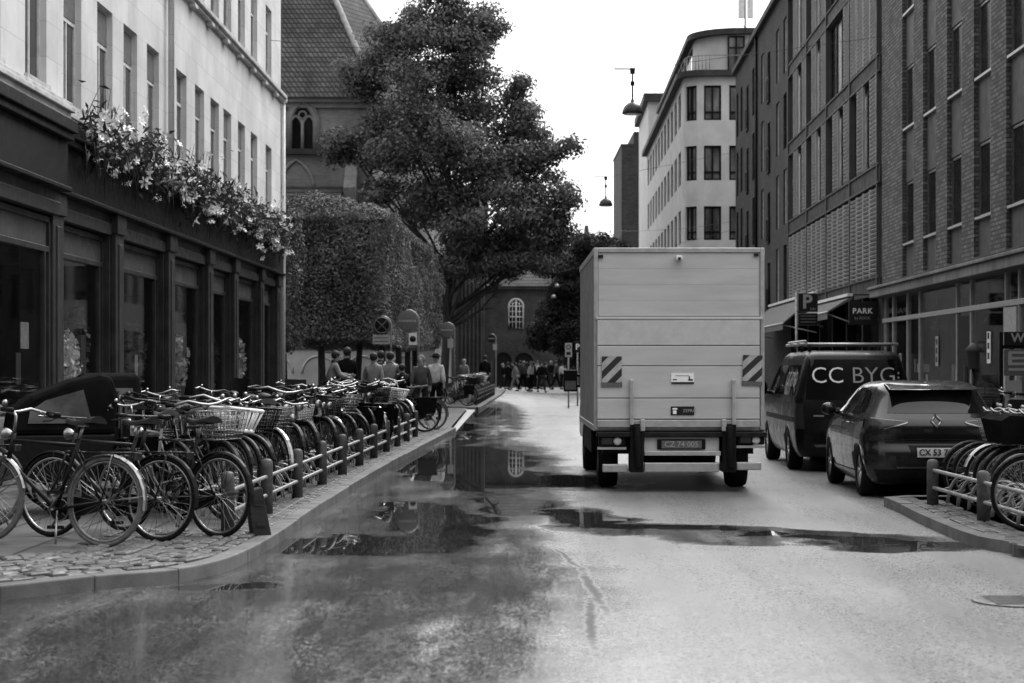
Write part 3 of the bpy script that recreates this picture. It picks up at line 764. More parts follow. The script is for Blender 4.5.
for k in range(9):
    y = 1.2+k*2.9
    o = MB(); o.box(.5+.4*(k % 2), 1.0+.4*(k % 2), y, y+1.3, .12, .85+.25*(k % 3)); o.build('display_counter', 'wood_old' if k % 2 else 'spandrel', sf)
    for e in range(3):
        o = MB(); o.box(.55+.4*(k % 2), .8+.4*(k % 2), y+.1+e*.42, y+.32+e*.42, .85+.25*(k % 3), 1.05+.25*(k % 3)+.12*e); o.build('display_box', ('light_paint', 'plate_grey', 'letter_white')[(e+k) % 3], sf)
    o = MB(); o.tube([(1.1, y+.8, 3.18), (1.1, y+.8, 2.5)], .01, 5); o.lathe([(.16, 0), (.12, .12), (.03, .18)], (1.1, y+.8, 2.4), 14); o.build('pendant_shade', 'plate_grey', sf)
o = MB(); o.box(.2, 2.98, .1, LA-.1, .10, .13); o.build('shop_floor', 'concrete', sf)
o = MB(); o.box(.02, .4, .03, LA-.03, 0, .22); o.build('plinth', 'black_paint', sf)
dr = MB(); dr.box(.035, .055, ya(36.5), ya(37.6), .3, 2.5); dr = dr.build('door', 'black_plastic', sf)
o = MB(); o.box(-.02, .03, ya(36.75), ya(36.79), 1.0, 1.5); o.build('handle', 'chrome', dr)
for (yy, z0, z1, nm) in ((39.8, 1.50, 2.14, 0), (34.9, 1.55, 2.15, 1), (44.2, 1.2, 1.8, 2)):
    p = MB(); p.box(.04, .052, ya(yy)-.14, ya(yy)+.14, z0, z1); p = p.build('window_sign', 'letter_white' if nm == 1 else 'light_paint', sf)
    o = MB()
    for k in range(3): o.box(.034, .040, ya(yy)-.07, ya(yy)+.07, z0+.08+k*.19, z0+.20+k*.19)
    o.build('printing', 'ink', p)
p = MB()
for q in ((32.5, 32.6), (33.3, 33.45)): p.box(-.02, .055, ya(q[0]), ya(q[1]), .3, 2.55)
p.box(-.02, .055, ya(32.6), ya(33.3), 2.05, 2.55); p.build('door_surround', 'light_paint', sf)

# --- right: brick building with louvred bays and shop below --------------------
YB0, YB1 = 46.5, 87.0
bB = thing('louvred_building', 'dark brick building with rows of slatted shutters beside brick windows', 'building', (rx(YB0), YB0, 0), -math.atan(RD))
yb = lambda Y: Y-YB0
LB = yb(YB1)
wc = [67.2, 69.6, 72.6, 75.0, 78.6, 81.2, 84.0, 86.0]
FB = [(3.9, 5.9), (6.65, 8.65), (9.4, 11.4), (12.15, 14.15)]
ops = []
for i, c in enumerate(wc):
    for k, (a, b_) in enumerate(FB):
        d = -.35 if i % 3 == 2 else 0
        ops.append((yb(c)-.5, yb(c)+.5, a+d, b_+d))
o = MB(); pierced(o, (yb(65.7), LB), (0, 15.2), ops, MR, .12)
o.build('brick_wall', 'brick_flat', bB)
o = MB(); o.box(.35, 10, .02, LB-.02, 3.4, 15.1); o.box(2.2, 10, .02, LB-.02, 0, 3.4); o.box(.01, .35, .02, .35, 0, 15.1); o.box(.01, 10, LB-.3, LB-.01, 0, 15.1)
o.build('building_body', 'dark_wall', bB)
o = MB(); o.box(-.18, 10, 0, LB+.1, 15.2, 15.42); o.build('roof', 'roof_dark', bB)
gl, fr = win_meshes(1.0, 2.0, side='x', fmat='cream_frame', bars=(.62,), fw=.05)
gl2, fr2 = win_meshes(1.0, 2.0, side='x', fmat='black_paint', bars=(.5,), fw=.05)
gr = MB()
for q in range(9): slab(gr, .06+q*.11, .09+q*.11, .05, .95, -.14, -.11, MR)
slab(gr, .02, .98, .95, 1.0, -.15, -.1, MR); slab(gr, .02, .98, .03, .07, -.15, -.1, MR); gr = gr.mesh('balcony_rail', 'black_paint')
for i, c in enumerate(wc):
    for k, (a, b_) in enumerate(FB):
        d = -.35 if i % 3 == 2 else 0
        cream_framed = (i in (1, 3)) or (i == 0 and k % 2)  # these windows get cream frames, the others black
        p = put('window', gl if cream_framed else gl2, bB, (.07, yb(c)-.5, a+d)); put('frame', fr if cream_framed else fr2, p)
        if i % 3 == 2: put('balcony_rail', gr, p)
o = MB(); o.tube([(-.06, yb(77), 0), (-.06, yb(77), 15.2)], .06, 8); o.build('downpipe', 'black_paint', bB)
# louvred part
BY = [46.75, 51.3, 55.95, 60.55, 65.6]
ROW = [(3.76, 6.12), (6.62, 8.92), (9.38, 11.68), (12.14, 14.45)]
o = MB()
for z0, z1 in ((3.3, 3.74), (6.16, 6.58), (8.96, 9.34), (11.72, 12.10), (14.5, 15.2)): o.box(-.05, .36, .02, yb(65.7), z0, z1)
o.build('floor_band', 'roof_dark', bB)
o = MB()
for z in (3.74, 6.12, 6.58, 8.92, 9.34, 11.68, 12.10, 14.45): o.box(-.09, .1, .03, yb(65.7), z, z+.045)
for y in BY: o.box(-.10, .12, yb(y)-.06, yb(y)+.06, 3.3, 14.9)
o.build('steel_frame', 'spandrel', bB)
SW = 1.0
lv = MB()
q = 2.24/20
for k in range(20):
    z = .02+k*q
    lv.prism([(0, z+.075), (.05, z+.028), (.05, z+.014), (0, z+.061)], lambda u, v, d: (u, d, v), .04, SW-.04)
lv.box(0, .07, 0, .04, 0, 2.27); lv.box(0, .07, SW-.04, SW, 0, 2.27); lv = lv.mesh('shutter', 'louvre')
gw, fw_ = win_meshes(1.0, 2.28, side='x', mat='dark_reflect_pane', fmat='black_paint', fw=.06)
rr = random.Random(21)
for k, (z0, z1) in enumerate(ROW):
    for i in range(4):
        a, e = yb(BY[i])+.1, yb(BY[i+1])-.1
        st = (e-a)/4
        for s_ in range(4):
            y = a+s_*st+(st-SW)/2
            p = put('window', gw, bB, (.06, y, z0+.02)); put('frame', fw_, p)
            if k == 0 or not ((s_ in (1, 3) and rr.random() < .92) or rr.random() < .05):
                put('shutter', lv, bB, (-.08, y+(rr.uniform(-.06, .06) if k else 0), z0+.03))
# ground floor shop of that building
o = MB(); o.box(.1, .4, .05, yb(65.7), 0, .5)
for y in (46.8, 49.6, 52.4, 55.2, 58, 60.8, 63.6, 65.5): o.box(.0, .4, yb(y)-.12, yb(y)+.12, 0, 3.3)
o.build('shop_pier', 'black_paint', bB, bevel=.01)
o = MB(); o.box(.2, .22, .1, yb(65.7), .5, 3.3); o.build('shop_pane', 'dark_glass', bB)
ty_ = yb(47.15)
sg = MB(); sg.box(-.72, -.03, ty_, ty_+.10, 2.55, 3.14); sg = sg.build('sign_board', 'ink', bB, bevel=.008)
put('lettering', text_mesh('PARK', .19, 'letter_white', bold=.004, spacing=1.15), sg, (-.38, ty_-.004, 2.90), (R(90), 0, -.0))
put('lettering', text_mesh('by ROCK', .10, 'letter_grey'), sg, (-.38, ty_-.004, 2.72), (R(90), 0, 0))
for x in (-.6, -.15):
    o = MB(); o.box(x-.015, x+.015, ty_+.03, ty_+.06, 3.14, 3.3); o.box(x-.015, .1, ty_+.03, ty_+.06, 3.3, 3.33); o.build('bracket', 'black_paint', sg)
# awnings
def awning(lab, ya0, ya1, zt, zb, out, loc):
    t = thing('awning', lab, 'awning', (rx(ya0), ya0, zt), -math.atan(RD))
    L = ya1-ya0; dz = zb-zt
    o = MB(); P = [(-.06, .02), (-.10, .05), (-out, dz+.05), (-out, dz-.16), (-out+.012, dz-.16), (-out+.012, dz+.02), (-.06, -.02)]
    o.prism(P, lambda u, v, d: (u, d, v), 0, L); o.build('canopy', 'awning_cloth', t)
    o = MB(); o.box(-.20, -.002, -.02, L+.02, .06, .14); o.build('cassette', 'white_paint', t)
    for y in (.25, L-.25):
        o = MB(); o.tube([(-.05, y, dz-.25), (-out+.02, y, dz)], .018, 6); o.build('arm', 'white_paint', t)
    o = MB(); o.tube([(-out, -.02, dz+.04), (-out, L+.02, dz+.04)], .025, 8); o.build('front_rail', 'white_paint', t)
awning('near grey cloth awning over the shop beside the white PARK lettering', 50.9, 57, 3.36, 2.95, .75, 0)
awning('far grey cloth awning partly hidden behind the box truck and parking sign', 58, 71, 3.7, 2.8, 1.15, 0)

# --- pale building with rounded corner -----------------------------------------
bC = thing('rounded_building', 'pale plastered building with rounded corner and set back glass top floor', 'building', (8.75, 94, 0), -math.atan(.02))
CR = 1.0; LS = 36.0; ARC = CR*math.pi/2
def mc(u, v, d):
    if u < LS-CR: return (d, LS-u, v)
    if u < LS-CR+ARC:
        a = (u-(LS-CR))/CR; return (CR-(CR-d)*math.cos(a), CR-(CR-d)*math.sin(a), v)
    return (CR+(u-(LS-CR+ARC)), d, v)
UE = LS-CR+ARC+9
zr = [(1.0, 3.4), (4.85, 6.6), (7.9, 9.62), (10.94, 12.7), (13.99, 15.76)]
ops = []; wins = []
us = [(1.2+i*3.05, 1.9) for i in range(11)]
for u, w_ in us: wins.append((u, w_))
a0 = LS-CR+.45; wins.append((a0, .75))
f0 = LS-CR+ARC
for x in (.0, 1.28, 2.7, 4.1, 5.5, 6.9): wins.append((f0+x, .88))
for u, w_ in wins:
    for z0, z1 in zr: ops.append((u, u+w_, z0, z1))
cuts = [LS-CR+ARC*i/6 for i in range(7)]
o = MB(); pierced(o, [0, UE]+cuts, (0, 16.2), ops, mc, .2); o.build('plaster_wall', 'facade_pale', bC)
o = MB(); o.box(.35, 9.8, .35, LS-.02, 0, 16.1); o.build('building_body', 'dark_wall', bC)
def bandC(mb, z0, z1, out, inn=.3):
    uu = [0]+cuts+[UE]
    for i in range(len(uu)-1):
        a, b_ = uu[i], uu[i+1]
        P = [mc(a, z0, -out), mc(b_, z0, -out), mc(b_, z0, inn), mc(a, z0, inn)]; Q = [(p[0], p[1], z1) for p in P]
        mb.add(P+Q, [(0,3,2,1), (4,5,6,7), (0,1,5,4), (2,3,7,6)])
o = MB(); bandC(o, 16.2, 16.5, .35); o.build('cornice', 'roof_dark', bC)
for u, w_ in wins:
    for z0, z1 in zr:
        h = z1-z0
        o = MB(); n_ = 3 if LS-CR < u < LS-CR+ARC else 1
        for q in range(n_):
            a, b_ = u+w_*q/n_, u+w_*(q+1)/n_
            P = [mc(a, z0, .16), mc(b_, z0, .16), mc(b_, z1, .16), mc(a, z1, .16)]; o.add(P, [(0,1,2,3)])
        p = o.build('window', 'sky_tone_glass', bC)
        fr = MB()
        def bar(a, b_, c, d):
            n2 = 3 if (LS-CR < a < LS-CR+ARC and b_-a > .2) else 1
            for q in range(n2):
                s0, s1 = a+(b_-a)*q/n2, a+(b_-a)*(q+1)/n2
                P = [mc(s0, c, .09), mc(s1, c, .09), mc(s1, d, .09), mc(s0, d, .09), mc(s0, c, .155), mc(s1, c, .155), mc(s1, d, .155), mc(s0, d, .155)]
                fr.add(P, [(0,1,2,3), (0,4,5,1), (1,5,6,2), (2,6,7,3), (3,7,4,0)])
        f = .09
        bar(u, u+w_, z0, z0+f); bar(u, u+w_, z1-f, z1); bar(u, u+f, z0, z1); bar(u+w_-f, u+w_, z0, z1); bar(u+w_/2-f/2, u+w_/2+f/2, z0, z1); bar(u+f, u+w_-f, z0+h*.22, z0+h*.22+.07)
        fr.build('frame', 'black_paint', p)
# set back top floor
def plan(off, r, y1, n=10):
    P = [(off, y1)]
    for i in range(n+1):
        a = math.pi/2*i/n; P.append((off+r-r*math.cos(a), off+r-r*math.sin(a)))
    return P+[(9.5, off)]
o = MB(); P = plan(.7, 2.2, 30); o.prism(P+[(9.5, 30)], lambda u, v, d: (u, v, d), 16.5, 18.45); o.build('penthouse', 'facade_pale', bC)
o = MB(); P = plan(.35, 2.5, 30.5); o.prism(P+[(9.7, 30.5)], lambda u, v, d: (u, v, d), 18.45, 18.75); o.build('roof', 'roof_dark', bC)
o = MB(); o.box(2.35, 3.1, .66, .69, 16.6, 18.3); d_ = o.build('glazed_door', 'sky_tone_glass', bC)
o = MB()
for x in (2.3, 2.7, 3.1): o.box(x-.04, x+.04, .60, .66, 16.55, 18.35)
o.box(2.3, 3.1, .61, .655, 18.3, 18.38); o.box(2.3, 3.1, .61, .655, 17.75, 17.81); o.build('frame', 'black_paint', d_)
for y in (3.4, 4.6, 6, 8, 11, 15):
    o = MB(); o.box(.66, .69, y, y+.8, 16.8, 18.2); o.build('penthouse_window', 'window_glass', bC)
o = MB()
R_ = plan(.1, 1.2, 30)
o.tube([(x, y, 17.3) for x, y in R_], .02, 5)
for i, (x, y) in enumerate(R_): o.tube([(x, y, 16.5), (x, y, 17.3)], .015, 4)
for k in range(1, 15): o.tube([(.1, 1.3+k*2, 16.5), (.1, 1.3+k*2, 17.3)], .015, 4)
o.build('railing', 'dull_steel', bC)
ant = thing('roof_antenna', 'white mobile phone antenna panels on a mast above the pale roof', 'antenna', (12.25, 97.2, 18.75))
o = MB(); o.tube([(0, 0, 0), (0, 0, 3.2)], .05, 8); o.tube([(0, 0, .6), (-.25, -.1, .6)], .03, 6); o.build('mast', 'galvanised', ant)
for x in (-.22, .25):
    o = MB(); o.box(x-.16, x+.16, -.18, -.05, 1.0, 3.1); o.build('panel', 'white_paint', ant, bevel=.03)

# far blocks on the right
bD = thing('far_pale_block', 'tall plain pale block just behind the rounded building', 'building', (9.7, 131.5, 0), -math.atan(.02))
o = MB(); o.box(0, 9, 0, 14, 0, 20.3); o.build('plaster_wall', 'facade_pale', bD)
o = MB(); o.box(-.35, 9, -.35, 14.3, 20.3, 20.85); o.build('roof', 'roof_dark', bD)
bE = thing('far_dark_block', 'dark windowless brick gable with stepped top far down the street', 'building', (9.0, 152, 0), 0)
o = MB(); o.box(0, 6, 0, 12, 0, 19.6); o.box(1.0, 6, -.003, 12, 19.6, 20.6); o.build('brick_wall', 'brick_flat', bE)
o = MB(); o.box(-.06, 1.0, -.05, 12, 19.603, 19.75); o.box(1.0, 6, -.06, 12, 20.6, 20.75); o.build('coping', 'roof_dark', bE)

bO = thing('reflection_block', 'unseen brick block added behind the viewpoint to darken light and reflections', 'building', (-30, -24, 0))  # added out of view, to cut sky light and give vehicles something to reflect
o = MB(); ops = [(2.2+i*2.9, 3.7+i*2.9, 1.0+k*3.2, 3.0+k*3.2) for i in range(20) for k in range(6)]
pierced(o, (0, 60), (0, 20), ops, lambda u, v, d: (u, -d, v), .15); o.quad((0, 0, 20), (60, 0, 20), (60, -10, 20), (0, -10, 20)); o.build('brick_wall', 'brick_flat', bO)
o = MB(); o.box(0, 60, -.4, -.16, .1, 19.9); o.build('glazing', 'window_glass', bO)

# --- brick church ----------------------------------------------------------------
ch = thing('brick_church', 'brick church apse with steep tiled roof and pointed arch window', 'church', (-9, 85, 0))
PL = [(-9, 0), (2.57, 0), (4.9, 5), (4.9, 41), (-9, 41)]
EV = 13.9
def arch_poly(w, z0, zs, pointed=True, n=8):
    P = [(-w/2, z0), (w/2, z0), (w/2, zs)]
    for i in range(1, n):
        t = i/n
        if pointed:
            if t <= .5: a = math.acos(.5)*t*2; P.append((-w/2+w*math.cos(a), zs+w*math.sin(a)))
            else: a = math.acos(.5)*(1-t)*2; P.append((w/2-w*math.cos(a), zs+w*math.sin(a)))
        else: a = math.pi*t; P.append((w/2*math.cos(a), zs+w/2*math.sin(a)))
    return P+[(-w/2, zs)]
o = MB(); o.prism(PL, lambda u, v, d: (u, v, d), 0, EV); o.build('brick_wall', 'brick_church', ch)
o = MB()
for i in range(2):
    (x0, y0), (x1, y1) = PL[i], PL[i+1]
    for k, (dz0, dz1, out) in enumerate(((-.55, -.3, .12), (-.3, 0, .28))):
        n_ = Vector((y1-y0, -(x1-x0), 0)).normalized()*out
        o.add([(x0, y0, EV+dz0), (x1, y1, EV+dz0), (x1+n_.x, y1+n_.y, EV+dz0), (x0+n_.x, y0+n_.y, EV+dz0), (x0, y0, EV+dz1), (x1, y1, EV+dz1), (x1+n_.x, y1+n_.y, EV+dz1), (x0+n_.x, y0+n_.y, EV+dz1)],
              [(0,3,2,1), (4,5,6,7), (0,1,5,4), (1,2,6,5), (2,3,7,6), (3,0,4,7)])
o.build('eaves_course', 'brick_church', ch)
ap = (-2.6, 8.5, 26.2)
E = [(-9.3, -.45, EV-.10), (2.85, -.45, EV-.10), (5.5, 4.9, EV-.10), (5.5, 41, EV-.10)]
o = MB(); o.add([E[0], E[1], E[2], E[3], ap, (-9.3, 8.5, 26.2), (-2.6, 41, 26.2), (-9.3, 41, EV)], [(0,1,4,5), (1,2,4), (2,3,6,4)])
rf = o.build('roof', 'roof_tile', ch, recalc=False)
o = MB()
for e in E[1:3]: o.tube([e, ap], .14, 6)
o.build('hip_tile', 'concrete', rf)
def church_window(cx, z0, zs, w_, par, y=-.02):
    wn = MB(); wn.prism(arch_poly(w_, z0, zs), lambda u, v, d: (cx+u, y+d, v), -.03, .02); wn = wn.build('window', 'dark_glass', par)
    o = MB()
    for sc, d0 in ((1.0, .14), (1.22, .08)):
        A = arch_poly(w_*sc, z0, zs, n=12)[2:]
        A = [(w_*sc/2, z0)]+A+[(-w_*sc/2, z0)]
        o.tube([(cx+u, y-.02, v) for u, v in A], d0, 6)
    o.tube([(cx, y-.06, z0), (cx, y-.06, zs+.2)], .08, 6)
    for s_ in (-1, 1):
        A = arch_poly(w_*.46, z0, zs-.1, n=8)[2:]
        o.tube([(cx+s_*w_*.25+u, y-.06, v) for u, v in A], .06, 5)
    o.torus((cx, y-.06, zs+.42), .17, .05, 14, 5)
    o.build('tracery', 'brick_church', wn)
    o = MB(); o.box(cx-w_*.8, cx+w_*.8, y-.3, y+.1, z0-.25, z0); o.build('sill', 'roof_dark', wn)
church_window(-.62, 11.45, 12.6, 1.2, ch)
o = MB(); A = arch_poly(1.6, 9.0, 9.6, n=10)[2:]; o.tube([(-.9+u, -.05, v) for u, v in A], .09, 6); o.build('blind_arch', 'brick_church', ch)
o = MB(); o.prism([(-9, 7.6), (-9, 8.9), (2.0, 8.9), (2.0, 7.6)], lambda u, v, d: (u, d, v), -2.6, -.01); o.build('aisle_wall', 'brick_church', ch)
o = MB(); o.add([(-9, -3.0, 8.75), (1.3, -3.0, 8.75), (1.3, -.03, 9.75), (-9, -.03, 9.75)], [(0,1,2,3)]); o.build('aisle_roof', 'roof_tile', ch)
for x in (1.35, 2.62):
    o = MB(); o.box(x, x+.55, -1.1, .01, 0, 9.6); o.prism([(-1.1, 9.6), (0, 9.6), (0, 10.7)], lambda u, v, d: (d, u, v), x, x+.55); o.build('buttress', 'brick_church', ch)
sp = MB(); sp.box(-1.2, 1.6, 9, 12, 24, 33); sp.box(.1, 1.2, 8.9, 9, 26, 30); sp.build('tower', 'brick_hall', ch)

# churchyard wall, far hall
cw = thing('churchyard_wall', 'low pale plastered wall with blind arches behind the clipped hedge', 'wall', (-9, 81.5, 0))
o = MB(); o.box(-8, 5.6, 0, .4, 0, 2.25); o.build('plaster_wall', 'plaster_white', cw)
o = MB(); o.box(-8.1, 5.7, -.08, .48, 2.25, 2.4); o.build('coping', 'roof_dark', cw)
for k in range(6):
    A = arch_poly(1.5, .2, 1.2, False, 10)[2:]; o = MB(); o.tube([(-5.2+k*1.9+u, -.01, v) for u, v in A], .05, 5); o.build('blind_arch', 'stone_trim', cw)
hl = thing('brick_hall', 'dark brick church hall with white arched window and ground floor arcade', 'building', (-1.9, 130, 0))
o = MB()
# front with openings for two arcade arches
o.box(0, 6.8, .25, 12, 0, 6.9)
def arched_front(mb, x0, x1, z0, z1, arches, depth):
    n_ = 10
    cuts_ = sorted(set([x0, x1]+[round(a[0]+a[1]/2*math.cos(math.pi*i/n_), 4) for a in arches for i in range(n_+1)]))
    for i in range(len(cuts_)-1):
        a, b_ = cuts_[i], cuts_[i+1]; m_ = (a+b_)/2; zb = [z0, z0]
        for (c, w_, zs) in arches:
            if abs(m_-c) < w_/2:
                zb = [zs+math.sqrt(max(0, (w_/2)**2-(q-c)**2)) for q in (a, b_)]
                mb.quad((a, 0, zb[0]), (b_, 0, zb[1]), (b_, depth, zb[1]), (a, depth, zb[0]))
        mb.quad((a, 0, zb[0]), (b_, 0, zb[1]), (b_, 0, z1), (a, 0, z1))
arched_front(o, 0, 6.8, 0, 6.9, [(1.27, 1.25, 1.85), (2.74, 1.3, 1.8)], .24)
o.quad((6.8, 0, 0), (6.8, .3, 0), (6.8, .3, 6.9), (6.8, 0, 6.9))
o.build('brick_wall', 'brick_hall', hl)
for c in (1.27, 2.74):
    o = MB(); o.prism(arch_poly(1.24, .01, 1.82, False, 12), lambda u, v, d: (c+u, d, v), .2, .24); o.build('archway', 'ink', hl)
o = MB(); o.box(-.2, 7.0, -.25, .1, 6.9, 7.12); o.prism([(-.25, 7.12), (6, 10.2), (12.2, 7.12)], lambda u, v, d: (d, u, v), -.2, 7.0); o.build('roof', 'roof_tile', hl)
wn = MB(); wn.prism(arch_poly(1.0, 4.15, 5.7, False, 14), lambda u, v, d: (2.18+u, d, v), -.03, .02); wn = wn.build('window', 'dark_glass', hl)
o = MB(); A = arch_poly(1.0, 4.15, 5.7, False, 14); o.tube([(2.18+u, -.05, v) for u, v in A], .08, 6, closed=True)
o.tube([(2.18, -.05, 4.15), (2.18, -.05, 6.1)], .065, 5)
for x in (-.25, .25): o.tube([(2.18+x, -.05, 4.15), (2.18+x, -.05, 6.0)], .03, 5)
for z in (4.6, 4.95, 5.32, 5.7): o.tube([(1.69, -.05, z), (2.67, -.05, z)], .05 if z in (4.95, 5.7) else .03, 5)
o.torus((2.18, -.05, 5.7), .26, .03, 10, 5, 'y', 0, math.pi); o.build('frame', 'white_paint', wn)
tr = thing('brick_transept', 'tall dark brick church wing with close set vertical pilasters', 'building', (-4.75, 127, 0))
o = MB(); o.box(0, 2.84, 0, 14, 0, 9.8); o.build('brick_wall', 'brick_hall', tr)
for k in range(6):
    o = MB(); o.box(1.25+k*.27, 1.36+k*.27, -.28, .01, 0, 9.3); o.build('pilaster', 'brick_hall', tr)
o = MB(); o.prism([(-.3, 9.8), (7, 14.5), (14.3, 9.8)], lambda u, v, d: (d, u, v), -.2, 3.0); o.build('roof', 'roof_tile', tr)
fh = thing('far_house', 'distant brick house with chimney behind the trees', 'house', (2.5, 150, 0))
o = MB(); o.box(-8, 6.0, 0, 8, 0, 6.5); o.build('brick_wall', 'brick_hall', fh)
o = MB(); o.prism([(-.3, 6.5), (4, 9.6), (8.3, 6.5)], lambda u, v, d: (d, u, v), -8.2, 6.2); rf = o.build('roof', 'roof_tile', fh)
o = MB(); o.box(3.2, 4.2, 3.6, 4.4, 9, 12.2); o.box(3.1, 4.3, 3.5, 4.5, 12.2, 12.5); o.lathe([(.22, 0), (.16, .7)], (3.7, 4, 12.5), 10); o.build('chimney', 'brick_hall', rf)

# ------------------------------------------------------------------ trees and hedges
def limb(o, a, b_, r0, r1, q, n=5, bend=.3):
    a, b_ = Vector(a), Vector(b_); pts = []; rs = []
    off = Vector((q.gauss(0, 1), q.gauss(0, 1), q.gauss(0, .4)))*bend
    for i in range(n+1):
        t = i/n; pts.append(a.lerp(b_, t)+off*math.sin(math.pi*t)); rs.append(r0+(r1-r0)*t)
    o.tube(pts, rs, 8); return pts
def tree(name, label, loc, height, trunk_r, blobs, nl, lsize, seed, mat='leaf_tree', group=None, first=3.0, lean=(0, 0)):
    q = random.Random(seed); g = np.random.default_rng(seed)
    t = thing(name, label, 'tree', loc, 0, group)
    o = MB(); top = (lean[0], lean[1], height*.72)
    o.tube([(0,0,-.05), (0,0,.3), (lean[0]*.3, lean[1]*.3, height*.25), (lean[0]*.6, lean[1]*.6, height*.45), top], [trunk_r*1.5, trunk_r*1.1, trunk_r, trunk_r*.75, trunk_r*.25], 12)
    for (c, r, wgt) in blobs:
        k = min(.95, max(first/height/.72, (c[2]-1.5*r[0]*.4)/height*.75))
        p0 = (lean[0]*k, lean[1]*k, height*.72*k)
        pp = limb(o, p0, c, trunk_r*.45, .02, q, bend=.5)
        for _ in range(5):
            s_ = pp[q.randint(2, 5)]; d = Vector((q.gauss(0, 1), q.gauss(0, 1), q.gauss(.2, .7))); limb(o, s_, s_+d*r[0]*.5, .045, .012, q, 3, .12)
    o.build('trunk', 'bark', t)
    P = []; N = []
    tot = sum(b_[2] for b_ in blobs)
    for (c, r, wgt) in blobs:
        m = max(5, int(10*wgt)); dens = int(nl*wgt/tot/m)
        for _ in range(m):            # sub clumps near the blob's skin, with gaps between
            d = g.normal(0, 1, 3); d /= np.linalg.norm(d); rr_ = g.uniform(.45, 1.05)
            cc = np.array(c)+d*rr_*np.array(r); cr = max(.62, g.uniform(.34, .66)*np.mean(r))
            n_ = g.normal(0, 1, (dens, 3)); n_ = n_[np.linalg.norm(n_, axis=1) < 2.5]; p = cc+n_*np.array((cr*.58, cr*.58, cr*.36))
            P.append(p); N.append(n_+np.array([0, 0, .5]))
    leaves('crown', np.concatenate(P), np.concatenate(N), lsize, mat, t, seed=seed, jitter=.7)
    return t
BT = (-2.95, 80, .094)
def at(px, py, Y, o): return (Xat(px, Y)-o[0], Y-o[1], Zat(py, Y)-o[2])
bl_ = []
for (px, py, rpx, dy, wgt) in ((445, 45, 50, 0, 2.4), (415, 95, 42, -1.5, 1.8), (470, 95, 48, 1.0, 2.2), (385, 140, 34, .5, 1.3), (440, 150, 52, -2, 2.5), (500, 150, 48, 0, 2.3),
        (535, 165, 32, 1.5, 1.3), (365, 85, 24, 1, .6), (470, 205, 52, -1.5, 2.5), (525, 215, 40, -.5, 1.9), (430, 205, 34, 1.5, 1.3), (545, 245, 26, .8, .9),
        (500, 250, 36, 1.5, 1.4), (455, 250, 28, -1, .9), (480, 40, 26, 1, .8), (345, 138, 20, -.5, .55), (415, 22, 22, .5, .6), (560, 200, 16, -1, .4), (385, 172, 34, -1, 1.3), (350, 148, 24, .4, .8), (405, 125, 34, 0, 1.2), (450, 10, 36, 0, 1.2), (410, 60, 30, .5, 1), (520, 120, 30, 0, 1), (415, 255, 20, .5, .5), (505, 262, 26, -1, 1), (535, 254, 24, -.5, .9), (470, 264, 20, 0, .7), (555, 228, 22, 0, .7), (560, 150, 18, .5, .5), (520, 95, 18, 0, .5), (395, 48, 32, 1, 1.1), (368, 72, 28, .5, .9), (485, 20, 24, 0, .7)):
    bl_.append((at(px, py, 80+dy, BT), (rpx/23.1*.84, rpx/23.1*.95, rpx/23.1*.74), wgt))
tree('broadleaf_tree', 'tall spreading broadleaf tree rising behind the clipped hedge', BT, 16.5, .17, bl_, 170000, .15, 31, lean=(.6, 0))
RT = (4.4, 106, .02)
bl_ = []
for (px, py, rpx, dy, wgt) in ((580, 258, 24, 0, 1.3), (564, 285, 22, -1, 1.4), (598, 285, 28, 1, 1.4), (560, 315, 22, .5, 1.2), (588, 325, 32, -.5, 1.6), (545, 338, 15, 1.5, .7), (605, 250, 18, 0, .8), (572, 350, 20, 0, .8), (552, 268, 12, 0, .4), (615, 300, 26, 0, 1)):
    bl_.append((at(px, py, 106+dy, RT), (rpx/17.4, rpx/17.4, rpx/17.4*.8), wgt))
tree('broadleaf_tree', 'dark low-branched broadleaf tree standing beyond the box truck', RT, 8.5, .22, bl_, 60000, .17, 37, 'leaf_dark', first=2.0)

